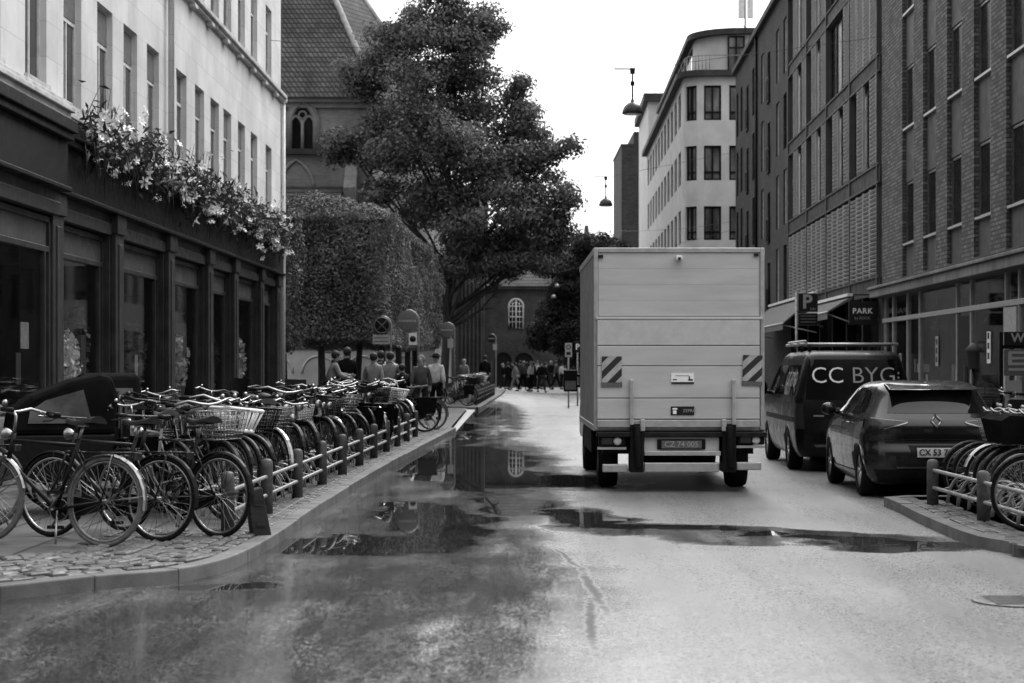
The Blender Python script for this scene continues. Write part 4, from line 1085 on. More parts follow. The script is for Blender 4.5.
def leaf_box(name, label, loc, x0, x1, y0, y1, z0, z1, n, seed, trunks, faces, lsize=.115, rz=0):
    t = thing(name, label, 'hedge', loc, rz)
    g = np.random.default_rng(seed)
    P = []; N = []
    A = {'f': (x1-x0)*(z1-z0)*1.2, 'r': (y1-y0)*(z1-z0), 't': (x1-x0)*(y1-y0), 'b': (x1-x0)*(y1-y0)*.5, 'l': (y1-y0)*(z1-z0)*.3}
    tot = sum(A[k] for k in faces)
    for k in faces:
        m = int(n*A[k]/tot); u, v, d = g.random(m), g.random(m), g.gamma(1.4, .19, m)-.12
        wob = .10*np.sin(u*9+v*5)+.08*np.sin(v*13-u*4)+.05*np.sin(u*31+v*17)
        d = d+wob
        if k == 'f': P.append(np.stack([x0+u*(x1-x0), y0+d, z0+v*(z1-z0)], 1)); N.append(np.tile([0, -1, .1], (m, 1)))
        if k == 'r': P.append(np.stack([x1-d, y0+u*(y1-y0), z0+v*(z1-z0)], 1)); N.append(np.tile([1, 0, .25], (m, 1)))
        if k == 'l': P.append(np.stack([x0+d, y0+u*(y1-y0), z0+v*(z1-z0)], 1)); N.append(np.tile([-1, 0, .45], (m, 1)))
        if k == 't': P.append(np.stack([x0+u*(x1-x0), y0+v*(y1-y0), z1-d], 1)); N.append(np.tile([0, 0, 1], (m, 1)))
        if k == 'b': P.append(np.stack([x0+u*(x1-x0), y0+v*(y1-y0), z0+d*.7], 1)); N.append(np.tile([0, 0, -1], (m, 1)))
    P = np.concatenate(P); N = np.concatenate(N)
    # round the long edges off
    for ax, lo, hi in ((0, x0, x1), (1, y0, y1)):
        e = np.minimum(np.abs(P[:, ax]-lo), np.abs(P[:, ax]-hi)); zt = z1-P[:, 2]
        k = (e < .6) & (zt < .6); cut = np.clip((.6-e)/.6, 0, 1)*np.clip((.6-zt)/.6, 0, 1)*.5
        P[:, 2] -= np.where(k, cut, 0)
    leaves('foliage', P, N, lsize, 'leaf_hedge', t, seed=seed, jitter=.36)
    o = MB(); o.box(x0+.5, x1-.5, y0+.5, y1-.5, z0+.35, z1-.5); o.build('dark_core', 'bark', t)  # solid dark box added inside, so gaps between leaves look shaded
    q = random.Random(seed)
    for (x, y, r) in trunks:
        o = MB(); o.tube([(x, y, -.02), (x+q.uniform(-.05, .05), y, z0*.5), (x+q.uniform(-.1, .1), y, z0+.7)], [r*1.25, r, r*.8], 10)
        o.build('trunk', 'bark', t)
    return t
leaf_box('clipped_hedge', 'large box clipped tree hedge on dark trunks beside the street', (-3.6, 52.5, .094), -4.6, 0, 0, 25, 2.15, 6.15, 170000, 41,
         [(-1.9, .9, .11), (-1.15, 3.8, .10), (-.8, 7.5, .11), (-1.7, 5.5, .12), (-.7, 12.5, .12), (-.8, 17.5, .12), (-.9, 22.5, .12), (-3.0, .9, .12)], 'frtb', .082, -math.atan(.024))
leaf_box('clipped_hedge', 'narrow clipped hedge block next to the stone building corner', (-6.35, 50.2, .094), -5, .35, 0, 1.6, 1.9, 6.0, 40000, 43, [(-.3, .8, .1), (-1.8, .8, .1)], 'frtb', .085)

# ------------------------------------------------------------------ bicycles
WR = .345
def wheel_meshes():
    out = {}
    o = MB(); o.torus((0,0,0), WR-.018, .019, 40, 8); out['tyre'] = o.mesh('tyre', 'rubber'); out['tyre_grey'] = o.mesh('tyre', 'grey_rubber')
    o = MB(); o.torus((0,0,0), WR-.042, .011, 36, 6)
    o.tube([(0,-.05,0), (0,.05,0)], .018, 10)
    for k in range(28):
        a = 2*math.pi*k/28; s_ = 1 if k % 2 else -1; a2 = a+(.5 if (k//2) % 2 else -.5)
        o.tube([(.016*math.cos(a2), s_*.03, .016*math.sin(a2)), ((WR-.045)*math.cos(a), 0, (WR-.045)*math.sin(a))], .0022, 3, cap=False)
    out['wheel'] = o.mesh('wheel', 'chrome'); out['wheel_dark'] = o.mesh('wheel', 'dull_steel')
    return out
WM = wheel_meshes()
RH, FH = (-.52, 0, WR), (.57, 0, WR)
def bike_meshes():
    B = {}
    BB = (-.07, 0, .27)
    def common(o):
        for s_ in (-1, 1):
            o.tube([(BB[0], s_*.03, BB[2]), (RH[0], s_*.058, WR)], .010, 6)
            o.tube([(-.235, s_*.02, .74), (RH[0], s_*.058, WR)], .008, 6)
        o.tube([BB, (-.255, 0, .82)], .0155, 8); o.tube([(BB[0], -.04, BB[2]), (BB[0], .04, BB[2])], .023, 10)
        o.tube([(.40, 0, .62), (.355, 0, .86)], .019, 8)
    o = MB(); common(o); o.tube([BB, (.40, 0, .65)], .017, 8); o.tube([(-.24, 0, .77), (.365, 0, .80)], .0145, 8)
    for mt in ('black_paint', 'dark_metal', 'light_paint', 'post_paint'): B['gents_'+mt] = o.mesh('frame', mt)
    o = MB(); common(o); o.tube([BB, (.15, 0, .36), (.40, 0, .66)], .017, 8); o.tube([(-.17, 0, .55), (.02, 0, .5), (.2, 0, .56), (.375, 0, .76)], .014, 8)
    for mt in ('black_paint', 'dark_metal', 'light_paint', 'post_paint'): B['ladies_'+mt] = o.mesh('frame', mt)
    o = MB()
    for s_ in (-1, 1): o.tube([(.41, s_*.045, .69), (.44, s_*.05, .60), (.50, s_*.05, .44), (.57, s_*.05, WR)], .011, 6)
    o.tube([(.41, -.05, .70), (.41, .05, .70)], .014, 6); B['fork'] = o.mesh('fork', 'dark_metal')
    for nm, c, a0, a1 in (('rear', RH, .15, 3.3), ('front', FH, .35, 2.9)):
        o = MB(); n = 14; rad = WR+.022
        for k in range(n):
            A, C = a0+(a1-a0)*k/n, a0+(a1-a0)*(k+1)/n
            for (w0, r0, w1, r1) in ((-.028, rad-.012, -.014, rad), (-.014, rad, .014, rad), (.014, rad, .028, rad-.012)):
                o.add([(c[0]+r0*math.cos(A), w0, c[2]+r0*math.sin(A)), (c[0]+r1*math.cos(A), w1, c[2]+r1*math.sin(A)), (c[0]+r1*math.cos(C), w1, c[2]+r1*math.sin(C)), (c[0]+r0*math.cos(C), w0, c[2]+r0*math.sin(C))], [(0,1,2,3)], True)
        for ang in (a0+.4, (a0+a1)/2, a1-.3):
            for s_ in (-1, 1): o.tube([(c[0]+rad*math.cos(ang), s_*.028, c[2]+rad*math.sin(ang)), (c[0], s_*.06, c[2])], .003, 4)
        B[nm+'_guard'] = o.mesh('mudguard', 'black_paint'); B[nm+'_guard_chrome'] = o.mesh('mudguard', 'chrome')
    o = MB(); o.prism([(-.56, .33), (-.50, .40), (-.10, .37), (.03, .33), (.04, .24), (-.05, .18), (-.5, .29)], lambda u, v, d: (u, d, v), -.075, -.05); B['chain_guard'] = o.mesh('chain_guard', 'black_plastic')
    o = MB(); o.torus((BB[0], -.045, BB[2]), .085, .006, 24, 5); o.tube([(BB[0], -.085, BB[2]), (BB[0], .085, BB[2])], .012, 8)
    for k in range(5): a = k*1.2566; o.tube([(BB[0], -.045, BB[2]), (BB[0]+.085*math.cos(a), -.045, BB[2]+.085*math.sin(a))], .005, 4)
    o.tube([(BB[0], -.085, BB[2]), (BB[0]+.10, -.095, BB[2]-.135)], .010, 6); o.tube([(BB[0], .085, BB[2]), (BB[0]-.10, .095, BB[2]+.135)], .010, 6); B['crank'] = o.mesh('crank', 'dull_steel')
    o = MB(); o.box(-.045, .045, -.05, .05, -.014, .014); B['pedal'] = o.mesh('pedal', 'black_plastic')
    o = MB(); o.tube([(-.25, 0, .80), (-.285, 0, .93)], .013, 8); o.box(-.32, -.25, -.02, .02, .915, .935); B['seat_post'] = o.mesh('seat_post', 'chrome')
    o = MB()
    def sd(u, v):
        x = -.425+.29*u; wd = .085*(1-u)**.75+.022; a = (v-.5)*math.pi
        z = .985+.012*math.cos(u*5)-.008*u
        return (x, wd*math.sin(a), z-.055*(1-math.cos(a))*(.7+.3*(1-u)))
    o.grid(12, 10, sd); o.add([sd(0, j/10) for j in range(11)], [tuple(range(11))], True); o.add([sd(1, j/10) for j in range(11)], [tuple(range(10, -1, -1))], True)
    o.tube([(-.36, .03, .935), (-.2, .02, .94)], .004, 4); o.tube([(-.36, -.03, .935), (-.2, -.02, .94)], .004, 4)
    for s_ in (-1, 1):
        o.torus((-.37, s_*.05, .935), .016, .004, 8, 4)
    B['saddle'] = o.mesh('saddle', 'saddle_leather'); B['saddle_light'] = o.mesh('saddle', 'cloth_2')
    o = MB(); o.tube([(.355, 0, .85), (.345, 0, .99), (.37, 0, 1.02)], .013, 8)
    o.tube([(.16, -.30, 1.02), (.27, -.28, 1.03), (.36, -.20, 1.06), (.385, -.08, 1.03), (.385, 0, 1.02), (.385, .08, 1.03), (.36, .20, 1.06), (.27, .28, 1.03), (.16, .30, 1.02)], .0125, 8)
    for s_ in (-1, 1): o.tube([(.29, s_*.24, 1.04), (.33, s_*.26, 1.01), (.24, s_*.30, 1.00)], .006, 5)
    o.ball((.33, .17, 1.085), .025, 8, 6)
    B['handlebar'] = o.mesh('handlebar', 'chrome'); B['handlebar_dark'] = o.mesh('handlebar', 'dark_metal')
    o = MB(); o.tube([(.355, 0, .85), (.35, 0, .95), (.41, 0, .98)], .013, 8); o.tube([(.38, -.30, .985), (.41, -.1, .98), (.41, .1, .98), (.38, .30, .985)], .0125, 8)
    for s_ in (-1, 1): o.tube([(.40, s_*.18, .98), (.45, s_*.20, .95), (.45, s_*.30, .94)], .006, 5)
    B['flatbar'] = o.mesh('handlebar', 'dark_metal')
    for s_ in (-1, 1):
        o = MB(); o.tube([(.15, s_*.302, 1.02), (.265, s_*.281, 1.03)], .018, 8); B['grip%d' % s_] = o.mesh('grip', 'black_plastic')
        o = MB(); o.tube([(.375, s_*.31, .986), (.395, s_*.19, .982)], .018, 8); B['flatgrip%d' % s_] = o.mesh('grip', 'black_plastic')
    o = MB()
    for s_ in (-.06, 0, .06): o.tube([(-.26, s_, .715), (-.78, s_, .72)], .006, 5)
    for x in (-.3, -.5, -.7, -.78): o.tube([(x, -.065, .72), (x, .065, .72)], .006, 5)
    for s_ in (-1, 1): o.tube([(-.62, s_*.065, .72), (RH[0], s_*.062, WR)], .006, 5)
    B['carrier'] = o.mesh('luggage_carrier', 'dark_metal')
    o = MB(); o.tube([(-.12, .05, .26), (-.20, .16, .015)], .010, 6); B['kickstand'] = o.mesh('kickstand', 'chrome')
    o = MB(); o.tube([(-.50, .05, .32), (-.66, .11, .012)], .009, 6); o.tube([(-.50, -.05, .32), (-.66, -.11, .012)], .009, 6); B['kickstand2'] = o.mesh('kickstand', 'dull_steel')
    o = MB(); o.lathe([(.015, -.07), (.042, -.03), (.05, 0), (.046, .01)], (.44, 0, .85), 12, 'x'); B['headlamp'] = o.mesh('headlamp', 'chrome')
    o = MB(); o.box(-.80, -.785, -.035, .035, .67, .72); B['rear_lamp'] = o.mesh('rear_lamp', 'lamp_red')
    # baskets (in front of the handlebar)
    def basket(wire, nx, nz, mat, x0=.45, x1=.75, w0=.13, w1=.19, z0=.72, z1=.97, nm='basket'):
        o = MB()
        def rect(z, k):
            xa, xb, ww = x0+(.04*(1-k)), x1-(.05*(1-k)), w0+(w1-w0)*k
            return [(xa, -ww, z), (xb, -ww, z), (xb, ww, z), (xa, ww, z)]
        for i in range(nz+1):
            k = i/nz; P = rect(z0+(z1-z0)*k, k); o.tube(P, wire*(1.5 if i in (0, nz) else 1), 5, closed=True)
        a, c = rect(z0, 0), rect(z1, 1)
        for e in range(4):
            for i in range(nx):
                t = i/nx; p = [a[e][j]+(a[(e+1) % 4][j]-a[e][j])*t for j in range(3)]; q_ = [c[e][j]+(c[(e+1) % 4][j]-c[e][j])*t for j in range(3)]
                o.tube([p, q_], wire, 4)
        for i in range(1, nx): y = -w0+2*w0*i/nx; o.tube([(x0+.04, y, z0), (x1-.05, y, z0)], wire, 4)
        return o.mesh(nm, mat)
    B['basket_wire'] = basket(.0035, 9, 6, 'dull_steel'); B['basket_dark'] = basket(.006, 9, 7, 'black_paint')
    B['basket_wicker'] = basket(.008, 10, 8, 'wicker'); B['basket_white'] = basket(.012, 5, 1, 'white_paint', z0=.76, z1=.95)
    o = MB()
    for (a_, b_, c, d) in ((.46, .475, -.19, .19), (.76, .775, -.19, .19), (.475, .76, -.19, -.178), (.475, .76, .178, .19)): o.box(a_, b_, c, d, .73, .97)
    o.box(.475, .76, -.178, .178, .73, .745); B['crate'] = o.mesh('crate', 'black_plastic')
    o = MB(); o.tube([(.36, 0, .90), (.47, 0, .735), (.70, 0, .73)], .008, 5); o.tube([(.47, -.1, .735), (.57, -.055, WR)], .005, 4); o.tube([(.47, .1, .735), (.57, .055, WR)], .005, 4); B['basket_stay'] = o.mesh('basket_stay', 'dark_metal')
    o = MB()
    def seatb(u, v):
        a = (v-.5)*2.4; return (-.62-.10*u-.06*math.cos(a)+.06, .17*math.sin(a), .78+.42*u)
    o.grid(8, 8, seatb); o.grid(8, 8, lambda u, v: tuple(np.array(seatb(u, v))+np.array([-.03, 0, 0]))); o.box(-.62, -.35, -.14, .14, .75, .79); B['child_seat'] = o.mesh('child_seat', 'black_plastic')
    o = MB()
    for s_ in (-1, 1):
        o.prism([(-.72, .40), (-.38, .40), (-.34, .72), (-.76, .72)], lambda u, v, d: (u, d, v), s_*.075, s_*.20)
    B['pannier'] = o.mesh('pannier_bag', 'hood_fabric')
    o = MB(); o.prism([(.44, .74), (.74, .74), (.80, .98), (.70, 1.03), (.48, 1.02), (.40, .97)], lambda u, v, d: (u, d*(.8 if v < .8 else 1), v), -.2, .2); B['bag'] = o.mesh('bag', 'hood_fabric')
    return B
BM = bike_meshes()
def bike(label, x, y, ang, z=.094, style='ladies', paint='black_paint', front='', rear='', bar='handlebar', guard='', stand='kickstand2', tyre='tyre', lean=0, group=None, saddle='saddle', wheel='wheel', steer=0, cat='bicycle', scale=1.0):
    """ang = heading of the front wheel, radians from +X"""
    t = thing('bicycle', label, cat, (x, y, z), ang, group)
    t.rotation_euler = (lean, 0, ang); t.scale = (scale,)*3
    P = lambda k, par=t: put(BM[k].name.split('.')[0], BM[k], par)
    P(style+'_'+paint); P('fork')
    for c in (RH, FH):
        wl = put('wheel', WM[wheel], t, c, (0, rnd.uniform(0, 3), 0)); put('tyre', WM[tyre], wl)
    P('rear_guard'+guard); P('front_guard'+guard); P('chain_guard')
    ck = P('crank'); put('pedal', BM['pedal'], ck, (.03, -.15, .135)); put('pedal', BM['pedal'], ck, (-.17, .15, .405))
    P('seat_post'); P(saddle)
    hb = P(bar); gp = 'flatgrip' if bar == 'flatbar' else 'grip'
    for s_ in (-1, 1): put('grip', BM['%s%d' % (gp, s_)], hb)
    if front != 'headlamp': P('headlamp')
    if rear != 'none': P('carrier'); P('rear_lamp')
    if stand: P(stand)
    if front: P(front)
    if front.startswith('basket') or front == 'crate': P('basket_stay')
    if rear in ('child_seat', 'pannier'): P(rear)
    return t
def on(px, py): return G(px, py, .094)
# three parked nearest the corner, side on, and one half out of the frame
def side_bike(label, rx_, ry_, ang, **k):
    c, s_ = math.cos(ang), math.sin(ang)
    return bike(label, rx_+.52*c, ry_+.52*s_, ang, **k)
side_bike('black gents bicycle with chrome rear mudguard and grey tyres, nearest the corner', *(-3.18, 14.35), R(158), style='gents', guard='_chrome', tyre='tyre_grey', stand='kickstand', bar='handlebar', wheel='wheel_dark', lean=R(5), scale=1.02)
side_bike('black bicycle with black tyres standing behind the chrome mudguard bicycle', *(-2.82, 14.75), R(154), style='gents', bar='flatbar', paint='dark_metal', stand='', lean=R(4))
side_bike('black bicycle with thick tyres and bare rear wheel beside the first rack post', *(-2.40, 15.1), R(146), style='ladies', bar='flatbar', rear='none', stand='', lean=R(3))
side_bike('grey-tyred bicycle at the left edge half out of frame', *(-4.56, 16.1), R(160), style='gents', tyre='tyre_grey', lean=R(4))
side_bike('light framed bicycle with silver top tube behind the black bicycles', *(-3.1, 17.3), R(128), style='gents', paint='light_paint', stand='', saddle='saddle_light', lean=R(-4))

# rack fences
def rack(label, P0, d, n, step, hoops, hside, z=.094, first=0, ph=.53):
    t = thing('bike_rack', label, 'bike rack', (P0[0], P0[1], z), math.atan2(d[1], d[0])-math.pi/2)
    po = MB(); po.lathe([(.058, -.02), (.058, ph-.06), (.054, ph-.025), (.038, ph-.006), (.012, ph)], (0,0,0), 14); pm_ = po.mesh('post', 'post_paint')
    for k in range(n): put('post', pm_, t, (0, k*step, 0), (0, 0, rnd.uniform(0, 6)))
    for h in (.185, .36):
        o = MB(); o.tube([(0, 0, h), (0, (n-1)*step, h)], .019, 8); o.build('rail', 'galvanised', t)
    ho = MB()
    for dx in (-.035, .035):
        A = [(hside*(.06+.21*(1-math.cos(a))), dx, .06+.30*math.sin(a)) for a in [math.pi*i/12 for i in range(13)]]
        ho.tube(A, .010, 6)
    ho.tube([(0, -.035, .19), (hside*.1, -.035, .22)], .008, 5)
    hm = ho.mesh('hoop', 'galvanised')
    k = .25
    while k < (n-1)*step: put('hoop', hm, t, (0, k, 0), (0, 0, R(-28)*hside)); k += hoops
    return t
FDIR = (.0219, 1)
rack('long grey bike rack of domed posts and rails along the left kerb', (-2.366, 15.4), FDIR, 11, 2.1, .55, -1)
rack('low grey bike rack on the far left kerb island', (-1.3, 66.5), (.018, 1), 12, 2.1, 1.0, -1)
rack('short grey bike rack with two posts on the right kerb corner', (4.23, 14.6), (0, 1), 3, 2.0, .42, 1, ph=.47)

fronts = ['basket_white', 'basket_wire', '', 'basket_dark', '', 'basket_wicker', '', 'crate', '', 'basket_wire', '', 'basket_dark']
desc = {'': 'no basket', 'basket_white': 'white slatted basket', 'basket_wire': 'thin wire basket', 'basket_dark': 'black mesh basket', 'basket_wicker': 'pale wicker basket', 'crate': 'black box crate', 'bag': 'black bag on the handlebar'}
pdesc = {'black_paint': 'black', 'dark_metal': 'dark', 'light_paint': 'light grey', 'post_paint': 'grey'}
q = random.Random(12)
hd = math.atan2(-.74, .67)
GRP = 'bicycles parked in the left kerb rack'
N1 = 36
for i in range(N1):
    yy = 16.9+i*.56; fxp = -2.366+FDIR[0]*(yy-15.4)-.30
    an = hd+q.uniform(-.28, .22)
    sh_ = q.uniform(-.22, .05)
    f_ = {0: 'basket_wire', 1: 'basket_white', 5: 'basket_dark', 10: 'basket_wicker', 22: ''}.get(i, fronts[(i*5+3) % 12] if q.random() < .5 else '')
    pt = q.choice(['black_paint', 'black_paint', 'dark_metal', 'dark_metal', 'light_paint', 'post_paint'])
    st = q.choice(['ladies', 'ladies', 'gents'])
    rear = 'child_seat' if i in (15,) else ('pannier' if q.random() < .12 else '')
    bar = q.choice(['handlebar', 'handlebar', 'handlebar', 'flatbar', 'handlebar_dark'])
    ch_ = q.random() < .1
    lab = '%s bicycle, %s%s, %s from near end of left rack' % (pdesc[pt], desc[f_], ' and child seat' if rear == 'child_seat' else '', ordinal(i))
    if i > 2 and q.random() < .24: an += math.pi; lab = lab.replace(' from near end', ' (saddle end first) from near end') if 0 else lab
    bx = (fxp-.55*math.cos(an), yy-.55*math.sin(an)) if math.sin(an) < 0 else (fxp+.55*math.cos(an), yy+.55*math.sin(an))
    bike(lab, bx[0]+sh_*math.cos(an), bx[1]+sh_*math.sin(an), an, style=st, paint=pt, front=f_, rear=rear, bar=bar, guard='_chrome' if ch_ else '', lean=R(q.uniform(-9, 8)), group=GRP,
         saddle='saddle_light' if q.random() < .15 else 'saddle', wheel=q.choice(['wheel', 'wheel_dark']), scale=q.uniform(.94, 1.1), stand='')
side_bike('dark bicycle turned sideways with black bag past the last rack post', *(-1.86, 39.4), R(195), style='gents', paint='dark_metal', front='', bar='flatbar', lean=R(4), rear='pannier')
side_bike('dark bicycle with light rim behind the bagged bicycle at the rack end', *(-1.75, 40.6), R(190), style='ladies', paint='dark_metal', tyre='tyre_grey', lean=R(3))
side_bike('black bicycle side on at the near end of the far kerb island', *(-1.55, 65.2), R(180), style='ladies', rear='pannier', lean=R(3))
GRP = 'bicycles on the far left kerb island'
for i in range(18):
    yy = 67+i*1.25; an = hd+q.uniform(-.15, .15); f_ = fronts[(i*7) % 12] if q.random() < .6 else ''
    pt = q.choice(['black_paint', 'dark_metal', 'dark_metal', 'light_paint'])
    bike('%s bicycle, %s, %s from near end of far left rack' % (pdesc[pt], desc[f_], ordinal(i)), -1.3+.018*(yy-66.5)-.35-.57*math.cos(an), yy-.57*math.sin(an), an, style=q.choice(['ladies', 'gents']), paint=pt, front=f_, lean=R(q.uniform(-5, 5)), group=GRP, stand='',
         bar=q.choice(['handlebar', 'handlebar', 'flatbar']))
GRP = 'bicycles standing loose behind the left rack'
for i in range(9):
    yy = 21.5+i*2.35; pt = q.choice(['black_paint', 'dark_metal', 'post_paint'])
    bike('%s bicycle standing loose near the shop front, %s behind the left rack' % (pdesc[pt], ordinal(i)), -4.75+q.uniform(-.25, .25), yy, R(90)*(1 if i % 2 else -1)+q.uniform(-.7, .7), style=q.choice(['ladies', 'gents']), paint=pt, lean=R(q.uniform(-7, 7)), group=GRP,
         rear='child_seat' if i == 4 else '', front='basket_dark' if i % 4 == 1 else '', bar=q.choice(['handlebar', 'flatbar']), stand='')
GRP = 'bicycles beside the glazed shop front'
for i in range(5):
    yy = 21.2+i*1.1; pt = q.choice(['black_paint', 'dark_metal'])
    bike('%s bicycle near the glazed shop front, %s from the kerb corner' % (pdesc[pt], ordinal(i)), 6.75+q.uniform(-.1, .2)+i*.12, yy, R(150)+q.uniform(-.4, .4), style=q.choice(['ladies', 'gents']), paint=pt, lean=R(q.uniform(-5, 5)), group=GRP, front=['bag', '', 'crate', '', 'basket_dark'][i], stand='')
GRP = 'bicycles parked in the right kerb rack'
for i in range(7):
    yy = (15.8 if i == 0 else 16.6+i*.33); an = (R(181) if i == 0 else R(180)+q.uniform(-.06, .1)+R(10))
    f_ = ['', '', 'bag', 'basket_wire', '', '', ''][i]
    pt = ['dark_metal', 'black_paint', 'dark_metal', 'black_paint', 'dark_metal', 'black_paint', 'dark_metal'][i]
    lab = '%s bicycle, %s, %s from near end of right rack' % (pdesc[pt], desc[f_], ordinal(i))
    fx0 = 4.36 if i == 0 else 4.23+.36+q.uniform(-.03, .05)
    bike(lab, fx0-.57*math.cos(an), yy-.57*math.sin(an), an, style='ladies' if i % 2 else 'gents', paint=pt, front=f_, lean=R(q.uniform(-4, 4)), group=GRP, stand='', bar='flatbar' if i == 0 else 'handlebar', wheel='wheel', scale=.93, guard='_chrome' if i == 4 else '')

# cargo tricycle with rain hood
ct = thing('cargo_tricycle', 'black cargo tricycle with dark rain hood and clear side windows', 'cargo bike', (-3.75, 18.2, .094), R(200))
o = MB(); o.prism([(.25, .30), (1.10, .30), (1.20, .75), (.20, .75)], lambda u, v, d: (u, d, v), -.36, .36); o.build('cargo_box', 'black_plastic', ct, bevel=.02)
HP = [(.20, .75), (1.20, .75), (1.16, .98), (.98, 1.12), (.60, 1.27), (.34, 1.33), (.22, 1.30), (.16, 1.1)]
o = MB(); o.prism(HP, lambda u, v, d: (u, d*(1 if v < 1.0 else .9), v), -.37, .37); hd_ = o.build('rain_hood', 'hood_fabric', ct, bevel=.05)
for s_ in (-1, 1):
    o = MB(); o.prism([(.42, .86), (1.02, .86), (1.0, .98), (.85, 1.08), (.50, 1.18)], lambda u, v, d: (u, d*(1 if v < 1.0 else .92), v), s_*.372, s_*.380); o.build('side_window', 'pvc_window', hd_)
o = MB(); o.prism([(-.24, .80), (.24, .80), (.22, 1.16), (-.22, 1.16)], lambda u, v, d: (.14+d, u, v), 0, .015); o.build('rear_window', 'pvc_window', hd_)
for s_ in (-1, 1):
    wl = put('wheel', WM['wheel'], ct, (.72, s_*.46, WR*.8), scale=(.8, .8, .8)); put('tyre', WM['tyre'], wl)
wl = put('wheel', WM['wheel'], ct, (-.85, 0, WR)); put('tyre', WM['tyre'], wl)
o = MB(); o.tube([(.25, 0, .40), (-.35, 0, .35), (-.45, 0, .30)], .028, 8); o.tube([(-.40, 0, .30), (-.55, 0, .80)], .017, 8)
for s_ in (-1, 1): o.tube([(-.42, s_*.03, .30), (-.85, s_*.06, WR)], .011, 6); o.tube([(-.54, s_*.02, .74), (-.85, s_*.06, WR)], .009, 6)
o.tube([(.10, 0, .42), (.10, 0, .95)], .017, 8); o.build('frame', 'black_paint', ct)
put('saddle', BM['saddle'], ct, (-.28, 0, .0)); put('seat_post', BM['seat_post'], ct, (-.28, 0, 0))
put('handlebar', BM['handlebar_dark'], ct, (-.28, 0, .05)); put('mudguard', BM['rear_guard'], ct, (-.33, 0, 0)); 
o = MB(); o.tube([(.72, -.46, WR*.8), (.72, .46, WR*.8)], .018, 8); o.build('axle', 'dark_metal', ct)
tri2 = copy_tree(ct); tri2.location = (-4.35, 20.4, .094); tri2['label'] = 'second hooded cargo tricycle just behind the first, its rear window facing out'
tri2.rotation_euler = (0, 0, R(120))

wb = thing('wooden_board', 'dark weathered wooden board leaning by the first bicycle rack post', 'board', (-2.10, 15.35, .094), R(20))
o = MB(); o.prism([(-.06, 0), (.10, 0), (.02, .40), (-.10, .37)], lambda u, v, d: (u, d, v), -.04, .10); o.build('plank', 'wood_old', wb, bevel=.01)
o = MB(); o.box(-.03, .05, -.05, -.04, .08, .11); o.box(-.05, .02, -.05, -.04, .25, .28); o.build('batten', 'wood_old', wb)

